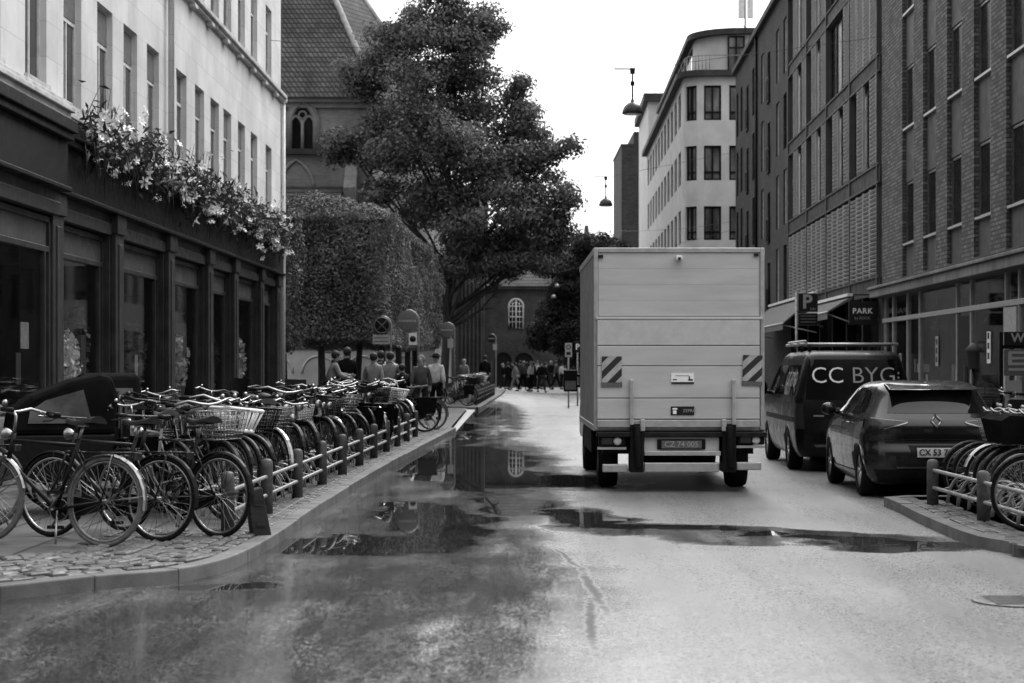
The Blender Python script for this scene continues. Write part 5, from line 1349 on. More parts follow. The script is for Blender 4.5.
# ------------------------------------------------------------------ vehicles
class Body:
    """car body from plan outlines stacked by height: (z, half width, rear y, front y, rear corner, front corner)"""
    def __init__(s, lv, sub=5):
        s.lv = np.array(lv); z = s.lv[:, 0]; s.zs = []
        for i in range(len(z)-1): s.zs += [z[i]+(z[i+1]-z[i])*k/sub for k in range(sub)]
        s.zs.append(z[-1])
    def par(s, z):
        """monotone cubic through the levels"""
        L = s.lv; zz = L[:, 0]; i = int(np.clip(np.searchsorted(zz, z)-1, 0, len(zz)-2)); h = zz[i+1]-zz[i]; t = (z-zz[i])/h; out = []
        for c in range(1, 6):
            y = L[:, c]; dl = np.diff(y)/np.diff(zz)
            def sl(j):
                if j == 0: return dl[0]
                if j == len(zz)-1: return dl[-1]
                return 0 if dl[j-1]*dl[j] <= 0 else 2*dl[j-1]*dl[j]/(dl[j-1]+dl[j])
            out.append((1+2*t)*(1-t)**2*y[i]+t*(1-t)**2*h*sl(i)+t*t*(3-2*t)*y[i+1]+t*t*(t-1)*h*sl(i+1))
        return out
    def rear(s, x, z):
        hw, yr, yf, rc, fc = s.par(z); e = abs(x)-(hw-rc)
        return yr+.06*(x/hw)**2 if e <= 0 else yr+.06*(x/hw)**2+rc-math.sqrt(max(rc*rc-e*e, 0))
    def side(s, y, z):
        hw, yr, yf, rc, fc = s.par(z); k = 1-.06*((y-(yr+yf)*.45)/(yf-yr)*1.5)**2
        return hw*k
    def outline(s, z):
        hw, yr, yf, rc, fc = s.par(z); P = []
        n = 9
        for i in range(-6, 7): x = (hw-rc)*i/6; P.append((x, yr+.06*(x/hw)**2))
        for i in range(1, n):
            a = math.pi/2*i/n; x = hw-rc+rc*math.sin(a); P.append((x, yr+.06*(x/hw)**2+rc*(1-math.cos(a))))
        y0, y1 = yr+rc+.06, yf-fc
        for i in range(17): P.append((hw, y0+(y1-y0)*i/16))
        for i in range(1, n): a = math.pi/2*i/n; P.append((hw-fc*(1-math.cos(a)), y1+fc*math.sin(a)))
        for i in range(6, -7, -1): P.append(((hw-fc)*i/6, yf))
        for i in range(n-1, 0, -1): a = math.pi/2*i/n; P.append((-hw+fc*(1-math.cos(a)), y1+fc*math.sin(a)))
        for i in range(16, -1, -1): P.append((-hw, y0+(y1-y0)*i/16))
        for i in range(n-1, 0, -1): a = math.pi/2*i/n; x = hw-rc+rc*math.sin(a); P.append((-x, yr+.06*(x/hw)**2+rc*(1-math.cos(a))))
        return P
    def mesh(s, name, mat, arches=(), ar=.36, depth=.28):
        mb = MB(); n = None
        for z in s.zs:
            P = s.outline(z); n = len(P)
            for x, y in P:
                k = 1-.06*((y-(s.par(z)[1]+s.par(z)[2])*.45)/(s.par(z)[2]-s.par(z)[1])*1.5)**2 if abs(x) > s.par(z)[0]*.98 else 1
                mb.v.append((x*k, y, z))
        for i in range(len(s.zs)-1):
            for j in range(n): mb.f.append((i*n+j, i*n+(j+1) % n, (i+1)*n+(j+1) % n, (i+1)*n+j)); mb.sm.append(True)
        mb.f.append(tuple(range(n-1, -1, -1))); mb.sm.append(False)
        mb.f.append(tuple((len(s.zs)-1)*n+j for j in range(n))); mb.sm.append(True)
        me = mb.mesh(name, mat)
        if not arches: return me
        o = bpy.data.objects.new('tmp', me); COL.objects.link(o); cs = []
        for (yc, zc) in arches:
            for sx in (-1, 1):
                c = MB(); x0 = s.par(.4)[0]*sx; c.lathe([(ar, -depth), (ar, depth)], (x0, yc, zc), 32, 'x'); c.f = c.f
                cm = c.mesh('cut', mat); cm.materials.append(M['black_plastic'])
                for p in cm.polygons: p.material_index = 0
                oc = bpy.data.objects.new('cut', cm); COL.objects.link(oc); cs.append(oc)
                b = o.modifiers.new('b', 'BOOLEAN'); b.object = oc; b.operation = 'DIFFERENCE'; b.solver = 'EXACT'
        bpy.context.view_layer.update()
        me2 = bpy.data.meshes.new_from_object(o.evaluated_get(bpy.context.evaluated_depsgraph_get()))
        for q_ in cs+[o]: bpy.data.objects.remove(q_)
        me2.name = name
        while len(me2.materials) > 1: me2.materials.pop()
        return me2
    def rear_patch(s, quad, off=.006, nu=14, nv=8):
        """quad = bl, br, tr, tl in (x, z)"""
        mb = MB()
        def fn(u, v):
            x = (quad[0][0]*(1-u)+quad[1][0]*u)*(1-v)+(quad[3][0]*(1-u)+quad[2][0]*u)*v
            z = (quad[0][1]*(1-u)+quad[1][1]*u)*(1-v)+(quad[3][1]*(1-u)+quad[2][1]*u)*v
            return (x, s.rear(x, z)-off, z)
        return mb.grid(nu, nv, fn)
    def side_patch(s, quad, sx, off=.006, nu=12, nv=6):
        mb = MB()
        def fn(u, v):
            y = (quad[0][0]*(1-u)+quad[1][0]*u)*(1-v)+(quad[3][0]*(1-u)+quad[2][0]*u)*v
            z = (quad[0][1]*(1-u)+quad[1][1]*u)*(1-v)+(quad[3][1]*(1-u)+quad[2][1]*u)*v
            return (sx*(s.side(y, z)+off), y, z)
        return mb.grid(nu, nv, fn)
def car_wheel(par, c, r, w_, sx, spokes=5, rim='alloy'):
    wl = bpy.data.objects.new('wheel', None); COL.objects.link(wl); wl.parent = par; wl.location = c
    o = MB(); o.lathe([(r*.66, -w_/2), (r*.93, -w_/2), (r, -w_*.32), (r, w_*.32), (r*.93, w_/2), (r*.66, w_/2), (r*.62, 0), (r*.66, -w_/2)], (0,0,0), 36, 'x', cap=False); o.build('tyre', 'rubber', wl)
    o = MB(); o.lathe([(r*.60, -w_*.3), (r*.665, -w_*.46), (r*.68, w_*.46), (r*.62, w_*.40), (r*.60, 0), (r*.60, -w_*.3)], (0,0,0), 30, 'x', cap=False)
    o.lathe([(r*.02, 0), (r*.16, 0), (r*.16, sx*w_*.40), (r*.02, sx*w_*.42)], (0,0,0), 14, 'x')
    for k in range(spokes):
        a = 2*math.pi*k/spokes
        for da in (-.16, .16):
            o.tube([(sx*w_*.38, r*.12*math.cos(a), r*.12*math.sin(a)), (sx*w_*.36, r*.63*math.cos(a+da), r*.63*math.sin(a+da))], r*.055, 6)
    o.build('rim', rim, wl)
    o = MB(); o.lathe([(r*.02, -w_*.12), (r*.58, -w_*.12), (r*.58, w_*.12), (r*.02, w_*.12)], (0,0,0), 20, 'x'); o.build('brake_disc', 'black_plastic', wl)
    return wl

# --- hatchback
C = Body([(.17, .78, .16, 3.92, .30, .4), (.28, .85, .05, 4.0, .32, .45), (.42, .885, .0, 4.05, .34, .55), (.56, .90, .0, 4.05, .36, .6), (.70, .90, .05, 4.0, .36, .6), (.80, .895, .03, 3.88, .36, .6),
          (.88, .885, .03, 3.6, .34, .5), (.95, .87, .06, 3.2, .34, .4), (1.02, .84, .12, 2.98, .34, .35), (1.12, .775, .21, 2.8, .30, .3), (1.24, .71, .30, 2.55, .28, .3), (1.34, .655, .37, 2.3, .26, .3), (1.40, .60, .46, 2.05, .26, .3), (1.435, .50, .62, 1.75, .25, .25), (1.445, .3, .85, 1.4, .2, .2)], 4)
sc_ = .9
car = thing('hatchback_car', 'dark glossy hatchback parked behind the black van', 'car', (4.77, 20.75, 0), R(-1.3)); car.scale = (sc_*.98, sc_, sc_*1.025)
put('body', C.mesh('body', 'car_paint', ((.72, .32), (3.28, .32)), .345), car)
for yc in (.72, 3.28):
    for sx in (-1, 1): car_wheel(car, (sx*.775, yc, .315), .315, .2, sx)
o = MB(); o.box(-.62, .62, .3, 3.7, .19, .5)
for yc in (.72, 3.28): o.box(-.86, .86, yc-.34, yc+.34, .36, .66)
o.build('underbody', 'black_plastic', car)
C.rear_patch([(-.60, 1.05), (.60, 1.05), (.53, 1.31), (-.53, 1.31)]).build('rear_window', 'car_glass', car)
o = MB(); o.prism([(.20, 1.335), (.34, 1.375), (.60, 1.41), (.62, 1.36), (.34, 1.33)], lambda u, v, d: (d*(1-.0*u), u, v), -.57, .57); o.build('spoiler', 'car_paint', car, bevel=.012)
for sx in (-1, 1):
    n_ = 'tail_light'
    tl = C.rear_patch([(sx*.40, .90), (sx*.80, .84), (sx*.82, .985), (sx*.36, .945)], .010, 14, 6).build(n_, 'lamp_red', car)
    C.side_patch([(.42, .86), (.70, .93), (.62, .965), (.40, .985)], sx, .008).build('side_lens', 'lamp_red', tl)
    C.rear_patch([(sx*.37, .930), (sx*.66, .850), (sx*.65, .866), (sx*.36, .945)], .016, 10, 2).build('light_strip', 'chrome', tl)
    C.rear_patch([(sx*.36, .945), (sx*.80, .985), (sx*.80, .994), (sx*.36, .953)], .014, 12, 2).build('light_strip', 'dull_steel', tl)
    C.side_patch([(1.05, 1.02), (1.98, 1.02), (1.98, 1.34), (1.20, 1.35)], sx).build('side_window', 'car_glass', car)
    C.side_patch([(2.05, 1.02), (2.80, 1.02), (2.40, 1.28), (2.05, 1.34)], sx).build('side_window', 'car_glass', car)
    C.side_patch([(.62, 1.06), (1.0, 1.02), (1.14, 1.33), (.86, 1.30)], sx).build('quarter_window', 'car_glass', car)
    dr = C.side_patch([(.98, .93), (2.9, .93), (2.9, .945), (.98, .945)], sx, .004).build('door_crease', 'dark_metal', car)
    for yy in (1.98, 2.98, 1.10):
        C.side_patch([(yy, .32), (yy+.012, .32), (yy+.012, 1.0), (yy, 1.0)], sx, .004, 1, 8).build('door_gap', 'ink', car)
    o = MB(); o.tube([(sx*.915, 1.25, .90), (sx*.925, 1.35, .90), (sx*.91, 1.45, .90)], .014, 6); o.build('door_handle', 'chrome', car)
    C.side_patch([(1.1, .25), (2.9, .25), (2.9, .30), (1.1, .30)], sx, .012).build('sill_trim', 'chrome', car)
    mi = MB(); mi.ball((sx*.98, 2.62, 1.05), (.11, .07, .085), 14, 10); mi.tube([(sx*.80, 2.66, 1.0), (sx*.95, 2.64, 1.02)], .03, 8); mi = mi.build('mirror', 'car_paint', car)
    o = MB(); o.ball((sx*.98, 2.575, 1.05), (.085, .035, .062), 12, 8); o.build('mirror_glass', 'car_glass', mi)
C.rear_patch([(-.30, .50), (.30, .50), (.36, .66), (-.36, .66)], .004).build('plate_recess', 'black_plastic', car)
pl = C.rear_patch([(-.255, .515), (.255, .515), (.255, .630), (-.255, .630)], .018, 6, 2).build('number_plate', 'plate_white', car)
put('lettering', text_mesh('CX 53 788', .105, 'ink', bold=.002), pl, (0, -.026, .572), ROT_BACK)
C.rear_patch([(-.50, .375), (.50, .375), (.52, .40), (-.52, .40)], .014).build('bumper_strip', 'chrome', car)
C.rear_patch([(-.70, .19), (.70, .19), (.78, .36), (-.78, .36)], .008).build('bumper_skirt', 'black_plastic', car)
C.rear_patch([(-.74, .725), (.74, .725), (.74, .735), (-.74, .735)], .004).build('hatch_gap', 'ink', car)
o = MB()                                    # open rhombus emblem
for (a, b_) in (((-.0, 1.03), (.062, .955)), ((.062, .955), (0, .875)), ((0, .875), (-.062, .955)), ((-.062, .955), (0, 1.03))):
    o.tube([(a[0], C.rear(0, a[1])-.014, a[1]), (b_[0], C.rear(0, b_[1])-.014, b_[1])], .014, 6)
o.build('emblem', 'chrome', car)
o = MB(); o.prism([(.62, 1.43), (.80, 1.44), (.66, 1.52)], lambda u, v, d: (d, u, v), -.015, .015); o.build('antenna_fin', 'car_paint', car)
o = MB(); o.box(-.30, .30, .38, .40, 1.325, 1.34); o.build('brake_lamp', 'lamp_red', car)

# --- van
V = Body([(.24, .86, .10, 5.0, .14, .4), (.36, .92, .02, 5.08, .15, .45), (.55, .95, .0, 5.12, .16, .5), (.85, .96, .02, 5.08, .16, .5), (1.02, .955, .04, 4.95, .16, .5), (1.14, .945, .06, 4.6, .16, .4), (1.24, .92, .08, 4.35, .16, .35),
          (1.5, .85, .13, 4.0, .16, .3), (1.7, .79, .18, 3.7, .16, .3), (1.82, .75, .24, 3.45, .17, .3), (1.88, .70, .34, 3.2, .18, .25), (1.91, .60, .5, 2.9, .2, .2)], 4)
van = thing('delivery_van', 'black tradesman van with lettered rear window and roof rack', 'van', (4.83, 25.95, 0), R(-1.7)); van.scale = (.9,)*3
put('body', V.mesh('body', 'van_paint', ((1.05, .34), (4.15, .34)), .37), van)
for yc in (1.05, 4.15):
    for sx in (-1, 1): car_wheel(van, (sx*.835, yc, .335), .335, .22, sx)
o = MB(); o.box(-.66, .66, .4, 4.7, .25, .5)
for yc in (1.05, 4.15): o.box(-.90, .90, yc-.36, yc+.36, .4, .72)
o.build('underbody', 'black_plastic', van)
rw = V.rear_patch([(-.78, 1.14), (.78, 1.14), (.70, 1.77), (-.70, 1.77)]).build('rear_window', 'dark_glass', van)
def on_rear(bd, x, z, off): return (x, bd.rear(x, z)-off, z)
tilt = math.atan2(V.rear(0, 1.7)-V.rear(0, 1.35), .35)
for s_, x, mt in (('CC', -.43, 'letter_white'), ('BYG', .29, 'letter_grey')):
    put('lettering', text_mesh(s_, .37, mt, extrude=.001, bold=-.003), rw, (x, V.rear(.45, 1.52)-.03, 1.51), (R(90)-tilt, 0, 0))
o = MB()
for k in range(3): o.box(.665, .69, V.rear(.68, 1.45)-.018, V.rear(.68, 1.45)-.012, 1.40+k*.07, 1.43+k*.07)
o.build('lettering', 'letter_grey', rw)
V.rear_patch([(-.30, 1.00), (.10, 1.00), (.10, 1.018), (-.30, 1.018)], .012, 6, 1).build('grip_strip', 'dull_steel', van)
V.rear_patch([(-.62, .40), (.62, .40), (.66, .44), (-.66, .44)], .02).build('bumper_strip', 'dull_steel', van)
V.rear_patch([(-.26, .60), (.26, .60), (.26, .71), (-.26, .71)], .02).build('number_plate', 'plate_white', van)
bdg = V.rear_patch([(-.66, .875), (-.50, .875), (-.50, .90), (-.66, .90)], .012, 4, 1).build('badge', 'chrome', van)
for sx in (-1, 1):
    V.rear_patch([(sx*.80, .68), (sx*.945, .68), (sx*.93, 1.08), (sx*.82, 1.08)], .008, 6, 8).build('tail_light', 'lamp_red', van)
    sw = V.side_patch([(.42, 1.20), (1.9, 1.20), (1.9, 1.68), (.50, 1.68)], sx).build('side_window', 'car_glass', van)
    V.side_patch([(2.0, 1.20), (2.9, 1.20), (2.9, 1.68), (2.0, 1.68)], sx).build('side_window', 'car_glass', van)
    V.side_patch([(3.0, 1.20), (4.0, 1.18), (3.55, 1.66), (3.0, 1.68)], sx).build('side_window', 'car_glass', van)
    me = text_mesh('CC BYG', .36, 'letter_grey', extrude=.001)
    ta = math.atan2(V.side(1.1, 1.3)-V.side(1.1, 1.6), .3)
    put('lettering', me, sw, (sx*(V.side(1.1, 1.45)+.014), 1.12, 1.44), (R(90)-ta, 0, R(90)*sx))
    for yy in (1.95, 2.95, 4.0): V.side_patch([(yy, .35), (yy+.014, .35), (yy+.014, 1.2), (yy, 1.2)], sx, .004, 1, 8).build('door_gap', 'ink', van)
    V.side_patch([(.3, .78), (4.2, .78), (4.2, .86), (.3, .86)], sx, .01).build('rub_strip', 'black_plastic', van)
    mi = MB(); mi.ball((sx*1.08, 3.75, 1.28), (.11, .07, .15), 12, 8); mi.tube([(sx*.88, 3.8, 1.2), (sx*1.05, 3.78, 1.22)], .035, 8); mi.build('mirror', 'van_paint', van)
rk = bpy.data.objects.new('roof_rack', None); COL.objects.link(rk); rk.parent = van
for yy in (.75, 1.7, 2.65):
    o = MB(); o.tube([(-.78, yy, 2.015), (.78, yy, 2.015)], .024, 8); o.build('crossbar', 'aluminium', rk)
    for sx in (-1, 1):
        o = MB(); o.tube([(sx*.62, yy, 1.86), (sx*.64, yy, 2.01)], .03, 6); o.build('bracket', 'black_plastic', rk)
o = MB(); o.tube([(-.70, .68, 2.06), (-.70, 2.9, 2.06)], .022, 8); o.build('ladder_rail', 'aluminium', rk)

# --- box truck
TX, TY = .976, 22.0
TW, TH0, TH1, TL = 2.02, .74, 2.885, 4.1
tk = thing('box_truck', 'pale grey box truck with tail lift and striped warning plates', 'truck', (TX+TW/2, TY, 0), R(.2))
h_ = TW/2
o = MB(); o.box(-h_, h_, .03, TL, TH0, TH1); o.build('cargo_box', 'truck_side', tk, bevel=.02)
o = MB()
for z in (TH0, TH1-.05): o.box(-h_-.012, h_+.012, .02, TL+.01, z-.012, z+.06)
o.build('edge_rail', 'aluminium', tk, bevel=.006)
fr_ = MB(); fr_.box(-h_-.004, -h_+.045, -.02, .05, TH0, TH1+.02); fr_.box(h_-.045, h_+.004, -.02, .05, TH0, TH1+.02); fr_.box(-h_+.047, h_-.047, -.02, .05, TH1-.035, TH1+.02)
fr_.build('rear_frame', 'aluminium', tk, bevel=.006)
o = MB()
for k in range(4): o.box(-h_+.05, h_-.05, .0, .03, 2.092+k*.189+.0012, 2.092+(k+1)*.189)
o.build('upper_door', 'truck_panel', tk, bevel=.002)
o = MB(); o.box(-h_+.02, h_-.02, -.06, .0, 2.05, 2.085); o.build('door_lip', 'truck_dirt_panel', tk, bevel=.008)
tlg = bpy.data.objects.new('tail_lift', None); COL.objects.link(tlg); tlg.parent = tk
zs = [2.045, 1.742, 1.50, 1.118, .868]
for i, (za, zb) in enumerate(zip(zs[:-1], zs[1:])):
    o = MB(); o.box(-h_+.035, h_-.06, -.075, -.02, zb+.005, za-.004); o.build('panel', 'truck_dirt_panel' if i == 0 else 'truck_panel', tlg, bevel=.006)
o = MB(); o.box(-h_+.035, h_-.06, -.085, -.02, .775, .862); o.build('lip_panel', 'aluminium', tlg, bevel=.006)
def tx(px): return (px-512)/F*TY-(TX+h_)
def tz(py): return Zat(py, TY)
def zz(u, v): return tx(560+u/2.53), tz(230+v/2.53)
def rbox(u0, u1, v0, v1, y0, y1):
    (xa, zb), (xb, za) = zz(u0, v0), zz(u1, v1); return (xa, xb, y0, y1, za, zb)
for (u0, u1, v0, v1, tl_) in ((105, 155, 320, 386, 0), (460, 509, 317, 383, R(2))):
    xa, xb, _, _, za, zb = rbox(u0, u1, v0, v1, 0, 0); cx, cz = (xa+xb)/2, (za+zb)/2
    p = MB(); p.box(xa-cx, xb-cx, -.008, .0, za-cz, zb-cz); p = p.build('warning_plate', 'hazard', tlg, loc=(cx, -.084, cz)); p.rotation_euler = (0, tl_, 0)
    o = MB(); o.box(xa-cx-.005, xb-cx+.005, -.008, .02, za-cz-.05, za-cz+.006); o.build('flap', 'plate_grey', p)
for u in (180, 437):
    o = MB(); o.box(*rbox(u-5, u+5, 378, 492, -.13, -.08)); o.build('guide_bar', 'aluminium', tlg, bevel=.008)
for u in (207, 412):
    o = MB(); o.box(*rbox(u-6, u+6, 478, 508, -.14, -.085)); o.build('hinge_lug', 'aluminium', tlg, bevel=.01)
p = MB(); p.box(*rbox(280, 337, 362, 388, -.083, -.074)); p = p.build('label_sticker', 'letter_white', tlg)
o = MB(); o.box(*rbox(280, 337, 384.5, 389, -.087, -.083)); o.box(*rbox(284, 294, 377, 379.5, -.087, -.083)); o.box(*rbox(323, 334, 377, 381, -.087, -.083)); o.box(*rbox(324, 327, 370, 377, -.087, -.083)); o.box(*rbox(290, 325, 368, 369, -.086, -.083)); o.build('printing', 'ink', p)
p = MB(); p.box(*rbox(279, 338, 446, 468, -.088, -.074)); p = p.build('maker_plate', 'ink', tlg, bevel=.004)
o = MB(); o.box(*rbox(283, 295, 450, 454, -.092, -.088)); o.box(*rbox(284, 293, 456, 465, -.092, -.088)); o.build('printing', 'letter_white', p)
xq, zq = zz(317, 457); put('lettering', text_mesh('ZEPRO', .052, 'letter_grey'), p, (xq+.042, -.090, zq), ROT_BACK)
# below the box
o = MB(); o.box(*rbox(92, 520, 510, 523, -.10, .1)); o.build('cross_beam', 'dark_metal', tk, bevel=.01)
for u in (192, 425):
    o = MB(); o.box(*rbox(u-16, u+18, 490, 612, -.12, .25)); o.tube([zz(u, 495)[:1]+(-.14,)+zz(u, 495)[1:], zz(u+4, 600)[:1]+(-.12,)+zz(u+4, 600)[1:]], .045, 8); o.build('lift_arm', 'black_plastic', tk, bevel=.012)
p = MB(); p.box(*rbox(212, 402, 524, 561, -.03, .05)); p = p.build('plate_panel', 'truck_panel', tk, bevel=.006)
pl = MB(); pl.box(*rbox(245, 367, 529, 555, -.06, -.03)); pl = pl.build('plate_holder', 'black_plastic', p, bevel=.012)
nb = MB(); nb.box(*rbox(256, 357, 532, 552, -.068, -.06)); nb.build('number_plate', 'plate_grey', p)
xq, zq = zz(306, 542); put('lettering', text_mesh('CZ 74 005', .092, 'letter_grey', bold=.001), p, (xq, -.070, zq), ROT_BACK)
o = MB(); o.box(*rbox(212, 405, 559, 570, -.09, .04)); o.build('step_bar', 'aluminium', tk, bevel=.006)
o = MB(); o.box(*rbox(212, 402, 588, 612, -.06, .02)); o.build('underride_bar', 'aluminium', tk, bevel=.012)
for a in ((107, 170, 592, 612), (445, 508, 587, 607)):
    o = MB(); o.box(*rbox(*a, -.06, .02)); o.build('underride_bar', 'aluminium', tk, bevel=.012)
for a in ((97, 167, 520, 547), (447, 517, 518, 543)):
    p = MB(); p.box(*rbox(*a, -.05, .06)); p = p.build('tail_light', 'black_plastic', tk, bevel=.02)
    w_ = a[1]-a[0]; o = MB(); o.box(*rbox(a[0]+w_*.10, a[0]+w_*.5, a[2]+5, a[3]-5, -.058, -.05)); o.build('lens', 'lamp_red', p, bevel=.006)
    xq, zq = zz(a[0]+w_*.68, (a[2]+a[3])/2); o = MB(); o.lathe([(.045, .01), (.05, -.005), (.03, -.016)], (xq, -.05, zq), 14, 'y'); o.build('lens', 'lamp_clear', p)
    o = MB(); o.box(*rbox(a[0]-2, a[1], a[3]+2, a[3]+8, -.06, .05)); o.build('light_guard', 'aluminium', tk)
cm = MB(); cm.box(*rbox(292, 308, 66, 78, -.12, .0)); cm = cm.build('camera', 'white_paint', tk, bevel=.012)
o = MB(); xq, zq = zz(300, 74); o.lathe([(.018, 0), (.018, -.02), (.01, -.024)], (xq, -.12, zq), 10, 'y'); o.build('camera_lens', 'ink', cm)
for u, v in ((102, 67), (495, 63)):
    o = MB(); o.box(*rbox(u-5, u+7, v-4, v+4, -.03, .0)); o.build('marker_light', 'lamp_red', tk, bevel=.004)
o = MB()
for s_ in (-1, 1): o.box(s_*.42-.05, s_*.42+.05, .1, 5.4, .56, .72)
o.box(-.9, .9, .12, .3, .45, .72); o.box(-.5, .5, 1.0, 1.2, .3, .5); o.build('chassis', 'black_plastic', tk)
for sx in (-1, 1): car_wheel(tk, (sx*.80, 1.05, .34), .34, .24, sx, 6)
for sx in (-1, 1): car_wheel(tk, (sx*.83, 4.7, .34), .34, .22, sx, 6)
for sx in (-1, 1):
    o = MB(); o.box(sx*.95-.02, sx*.95+.02, 1.6, 3.9, .40, .72); o.build('side_guard', 'black_plastic', tk)
    o = MB(); o.prism([(.70, .56), (.72, .70), (.86, .74), (1.25, .74), (1.38, .70), (1.42, .5), (1.44, .5), (1.40, .73), (1.25, .765), (.86, .765), (.69, .72)], lambda u, v, d: (d, u, v), sx*.66, sx*.96); o.build('mudguard', 'black_plastic', tk)
o = MB(); P = [(TL+.12, .42), (TL+.12, 2.1), (TL+.5, 2.2), (TL+1.2, 2.05), (TL+1.75, 1.35), (TL+2.2, 1.12), (TL+2.32, .8), (TL+2.3, .42)]
o.prism(P, lambda u, v, d: (d*(1 if v < 1.3 else .9), u, v), -.93, .93); cb_ = o.build('cab', 'white_paint', tk, bevel=.06)
for sx in (-1, 1):
    o = MB(); o.prism([(TL+.75, 1.25), (TL+.75, 1.95), (TL+1.15, 1.9), (TL+1.6, 1.25)], lambda u, v, d: (d*(1 if v < 1.3 else .92), u, v), sx*.932, sx*.936); o.build('side_window', 'car_glass', cb_)
    mi = MB(); mi.box(sx*1.10-.10, sx*1.10+.10, TL+1.28, TL+1.42, 1.12, 1.44); mi.tube([(sx*.93, TL+1.4, 1.2), (sx*1.08, TL+1.38, 1.22)], .025, 6); mi.tube([(sx*.93, TL+1.4, 1.36), (sx*1.08, TL+1.38, 1.36)], .025, 6); mi = mi.build('mirror', 'black_plastic', cb_, bevel=.03)
    o = MB(); o.box(sx*1.10-.08, sx*1.10+.08, TL+1.272, TL+1.28, 1.15, 1.28); o.build('mirror_glass', 'chrome', mi)

# ------------------------------------------------------------------ signs, lamps, wires
def disc_sign(label, px, py, dpx, pole_px, base_y, face, loc_y, plate=None, dark=False, pr=.03):
    """round sign under the curved top of its steel post, seen from the back"""
    Y = loc_y; k = Y/F; r = dpx*k/2; xp = Xat(pole_px, Y); zc = Zat(py, Y); xc = Xat(px, Y)
    t = thing('road_sign', label, 'road sign', (xp, Y, base_y))
    dx = xc-xp; zt = zc-base_y
    rad = abs(dx)
    o = MB(); P = [(0, 0, 0), (0, 0, zt-.02)]+[(dx+rad*math.cos(a), 0, zt+(rad)*math.sin(a)) for a in [math.pi/2*i/8 for i in range(9)]]
    P[-1] = (dx, 0, zt+rad); o.tube(P+[(dx, 0, zt+r*.7)], pr, 8); o.build('post', 'galvanised', t)
    o = MB(); o.lathe([(r*.97, -.012), (r, -.008), (r, .008), (r*.97, .012)], (dx, -.04, zt), 28, 'y'); d_ = o.build('sign_disc', face, t)
    if dark:
        o = MB(); o.torus((dx, -.055, zt), r*.86, r*.09, 28, 4)
        for s_ in (-1, 1): o.tube([(dx-s_*r*.6, -.055, zt-r*.6), (dx+s_*r*.6, -.055, zt+r*.6)], r*.07, 4)
        o.build('marking', 'plate_grey', d_)
    else:
        o = MB(); o.box(dx-r*.8, dx+r*.8, -.06, -.052, zt-.03, zt+.03); o.build('clamp', 'galvanised', d_)
    if plate:
        (x0, x1, y0, y1, mt, dot) = plate
        o = MB(); o.box(Xat(x0, Y)-xp, Xat(x1, Y)-xp, -.045, -.03, Zat(y1, Y)-base_y, Zat(y0, Y)-base_y); p = o.build('sign_plate', mt, t, bevel=.004)
        cx, cz = (Xat(x0, Y)+Xat(x1, Y))/2-xp, (Zat(y0, Y)+Zat(y1, Y))/2-base_y
        o = MB()
        if dot == 1: o.lathe([(.085, -.003), (.085, .003)], (cx, -.05, cz), 20, 'y'); o.build('marking', 'ink', p)
        if dot == 2:
            for q in (-.05, .05): o.box(cx-.20, cx+.20, -.05, -.046, cz+q-.012, cz+q+.012)
            o.build('marking', 'plate_grey', p)
    return t
disc_sign('dark crossed round sign on curved post with long white plate below', 382, 325.5, 18, 391, .09, 'black_paint', 51.5, (372.8, 390, 335, 344.2, 'plate_white', 2), dark=True)
disc_sign('largest blank grey round sign with small dotted white plate below', 407.5, 321, 21, 418.5, .09, 'sign_back', 50.5, (408.8, 417, 333, 345, 'white_paint', 1))
disc_sign('blank grey round sign with blank grey plate before the brick wing', 447, 330, 15.5, 454.5, .09, 'sign_back', 69, (447.5, 453.5, 339, 348, 'plate_white', 0))
disc_sign('tiny dark round sign on thin post at the street end', 491.5, 338.5, 8, 496, .02, 'dark_metal', 118, (493, 497, 344, 350, 'plate_white', 0), pr=.035)
Y = 44.0; PX = Xat(796.5, Y)
ps = thing('parking_sign', 'blue-dark square P parking sign on a grey post beside the van', 'parking sign', (PX, Y, .094))
ps['label'] = 'dark square P parking sign on a grey post above the van roof'
o = MB(); o.tube([(0, 0, 0), (0, 0, Zat(292, Y)-.094)], .032, 10); o.build('post', 'galvanised', ps)
def sbox(x0, x1, y0, y1, d0, d1): return (Xat(x0, Y)-PX, Xat(x1, Y)-PX, d0, d1, Zat(y1, Y)-.094, Zat(y0, Y)-.094)
p = MB(); p.box(*sbox(797.6, 817.5, 293.2, 312, -.06, -.04)); p = p.build('sign_plate', 'plate_grey', ps, bevel=.01)
o = MB(); o.box(*sbox(798.3, 816.8, 293.9, 311.3, -.066, -.06)); o.build('sign_face', 'ink', p)
put('lettering', text_mesh('P', .46, 'letter_grey' if 0 else 'plate_white', bold=.012), p, (Xat(806.8, Y)-PX, -.068, Zat(302.4, Y)-.094), ROT_BACK)
put('lettering', text_mesh('Info', .085, 'letter_grey'), p, (Xat(812.5, Y)-PX, -.068, Zat(309, Y)-.094), ROT_BACK)
p = MB(); p.box(*sbox(797.6, 817.5, 313.2, 325.5, -.06, -.04)); p = p.build('info_plate', 'plate_grey', ps, bevel=.01)
o = MB(); o.box(*sbox(798.3, 816.8, 313.9, 324.8, -.066, -.06)); o.build('sign_face', 'black_plastic', p)
o = MB()
for k in range(3): o.box(*sbox(800, 815, 315.5+k*3, 316.6+k*3, -.070, -.066))
o.build('marking', 'plate_grey', p)
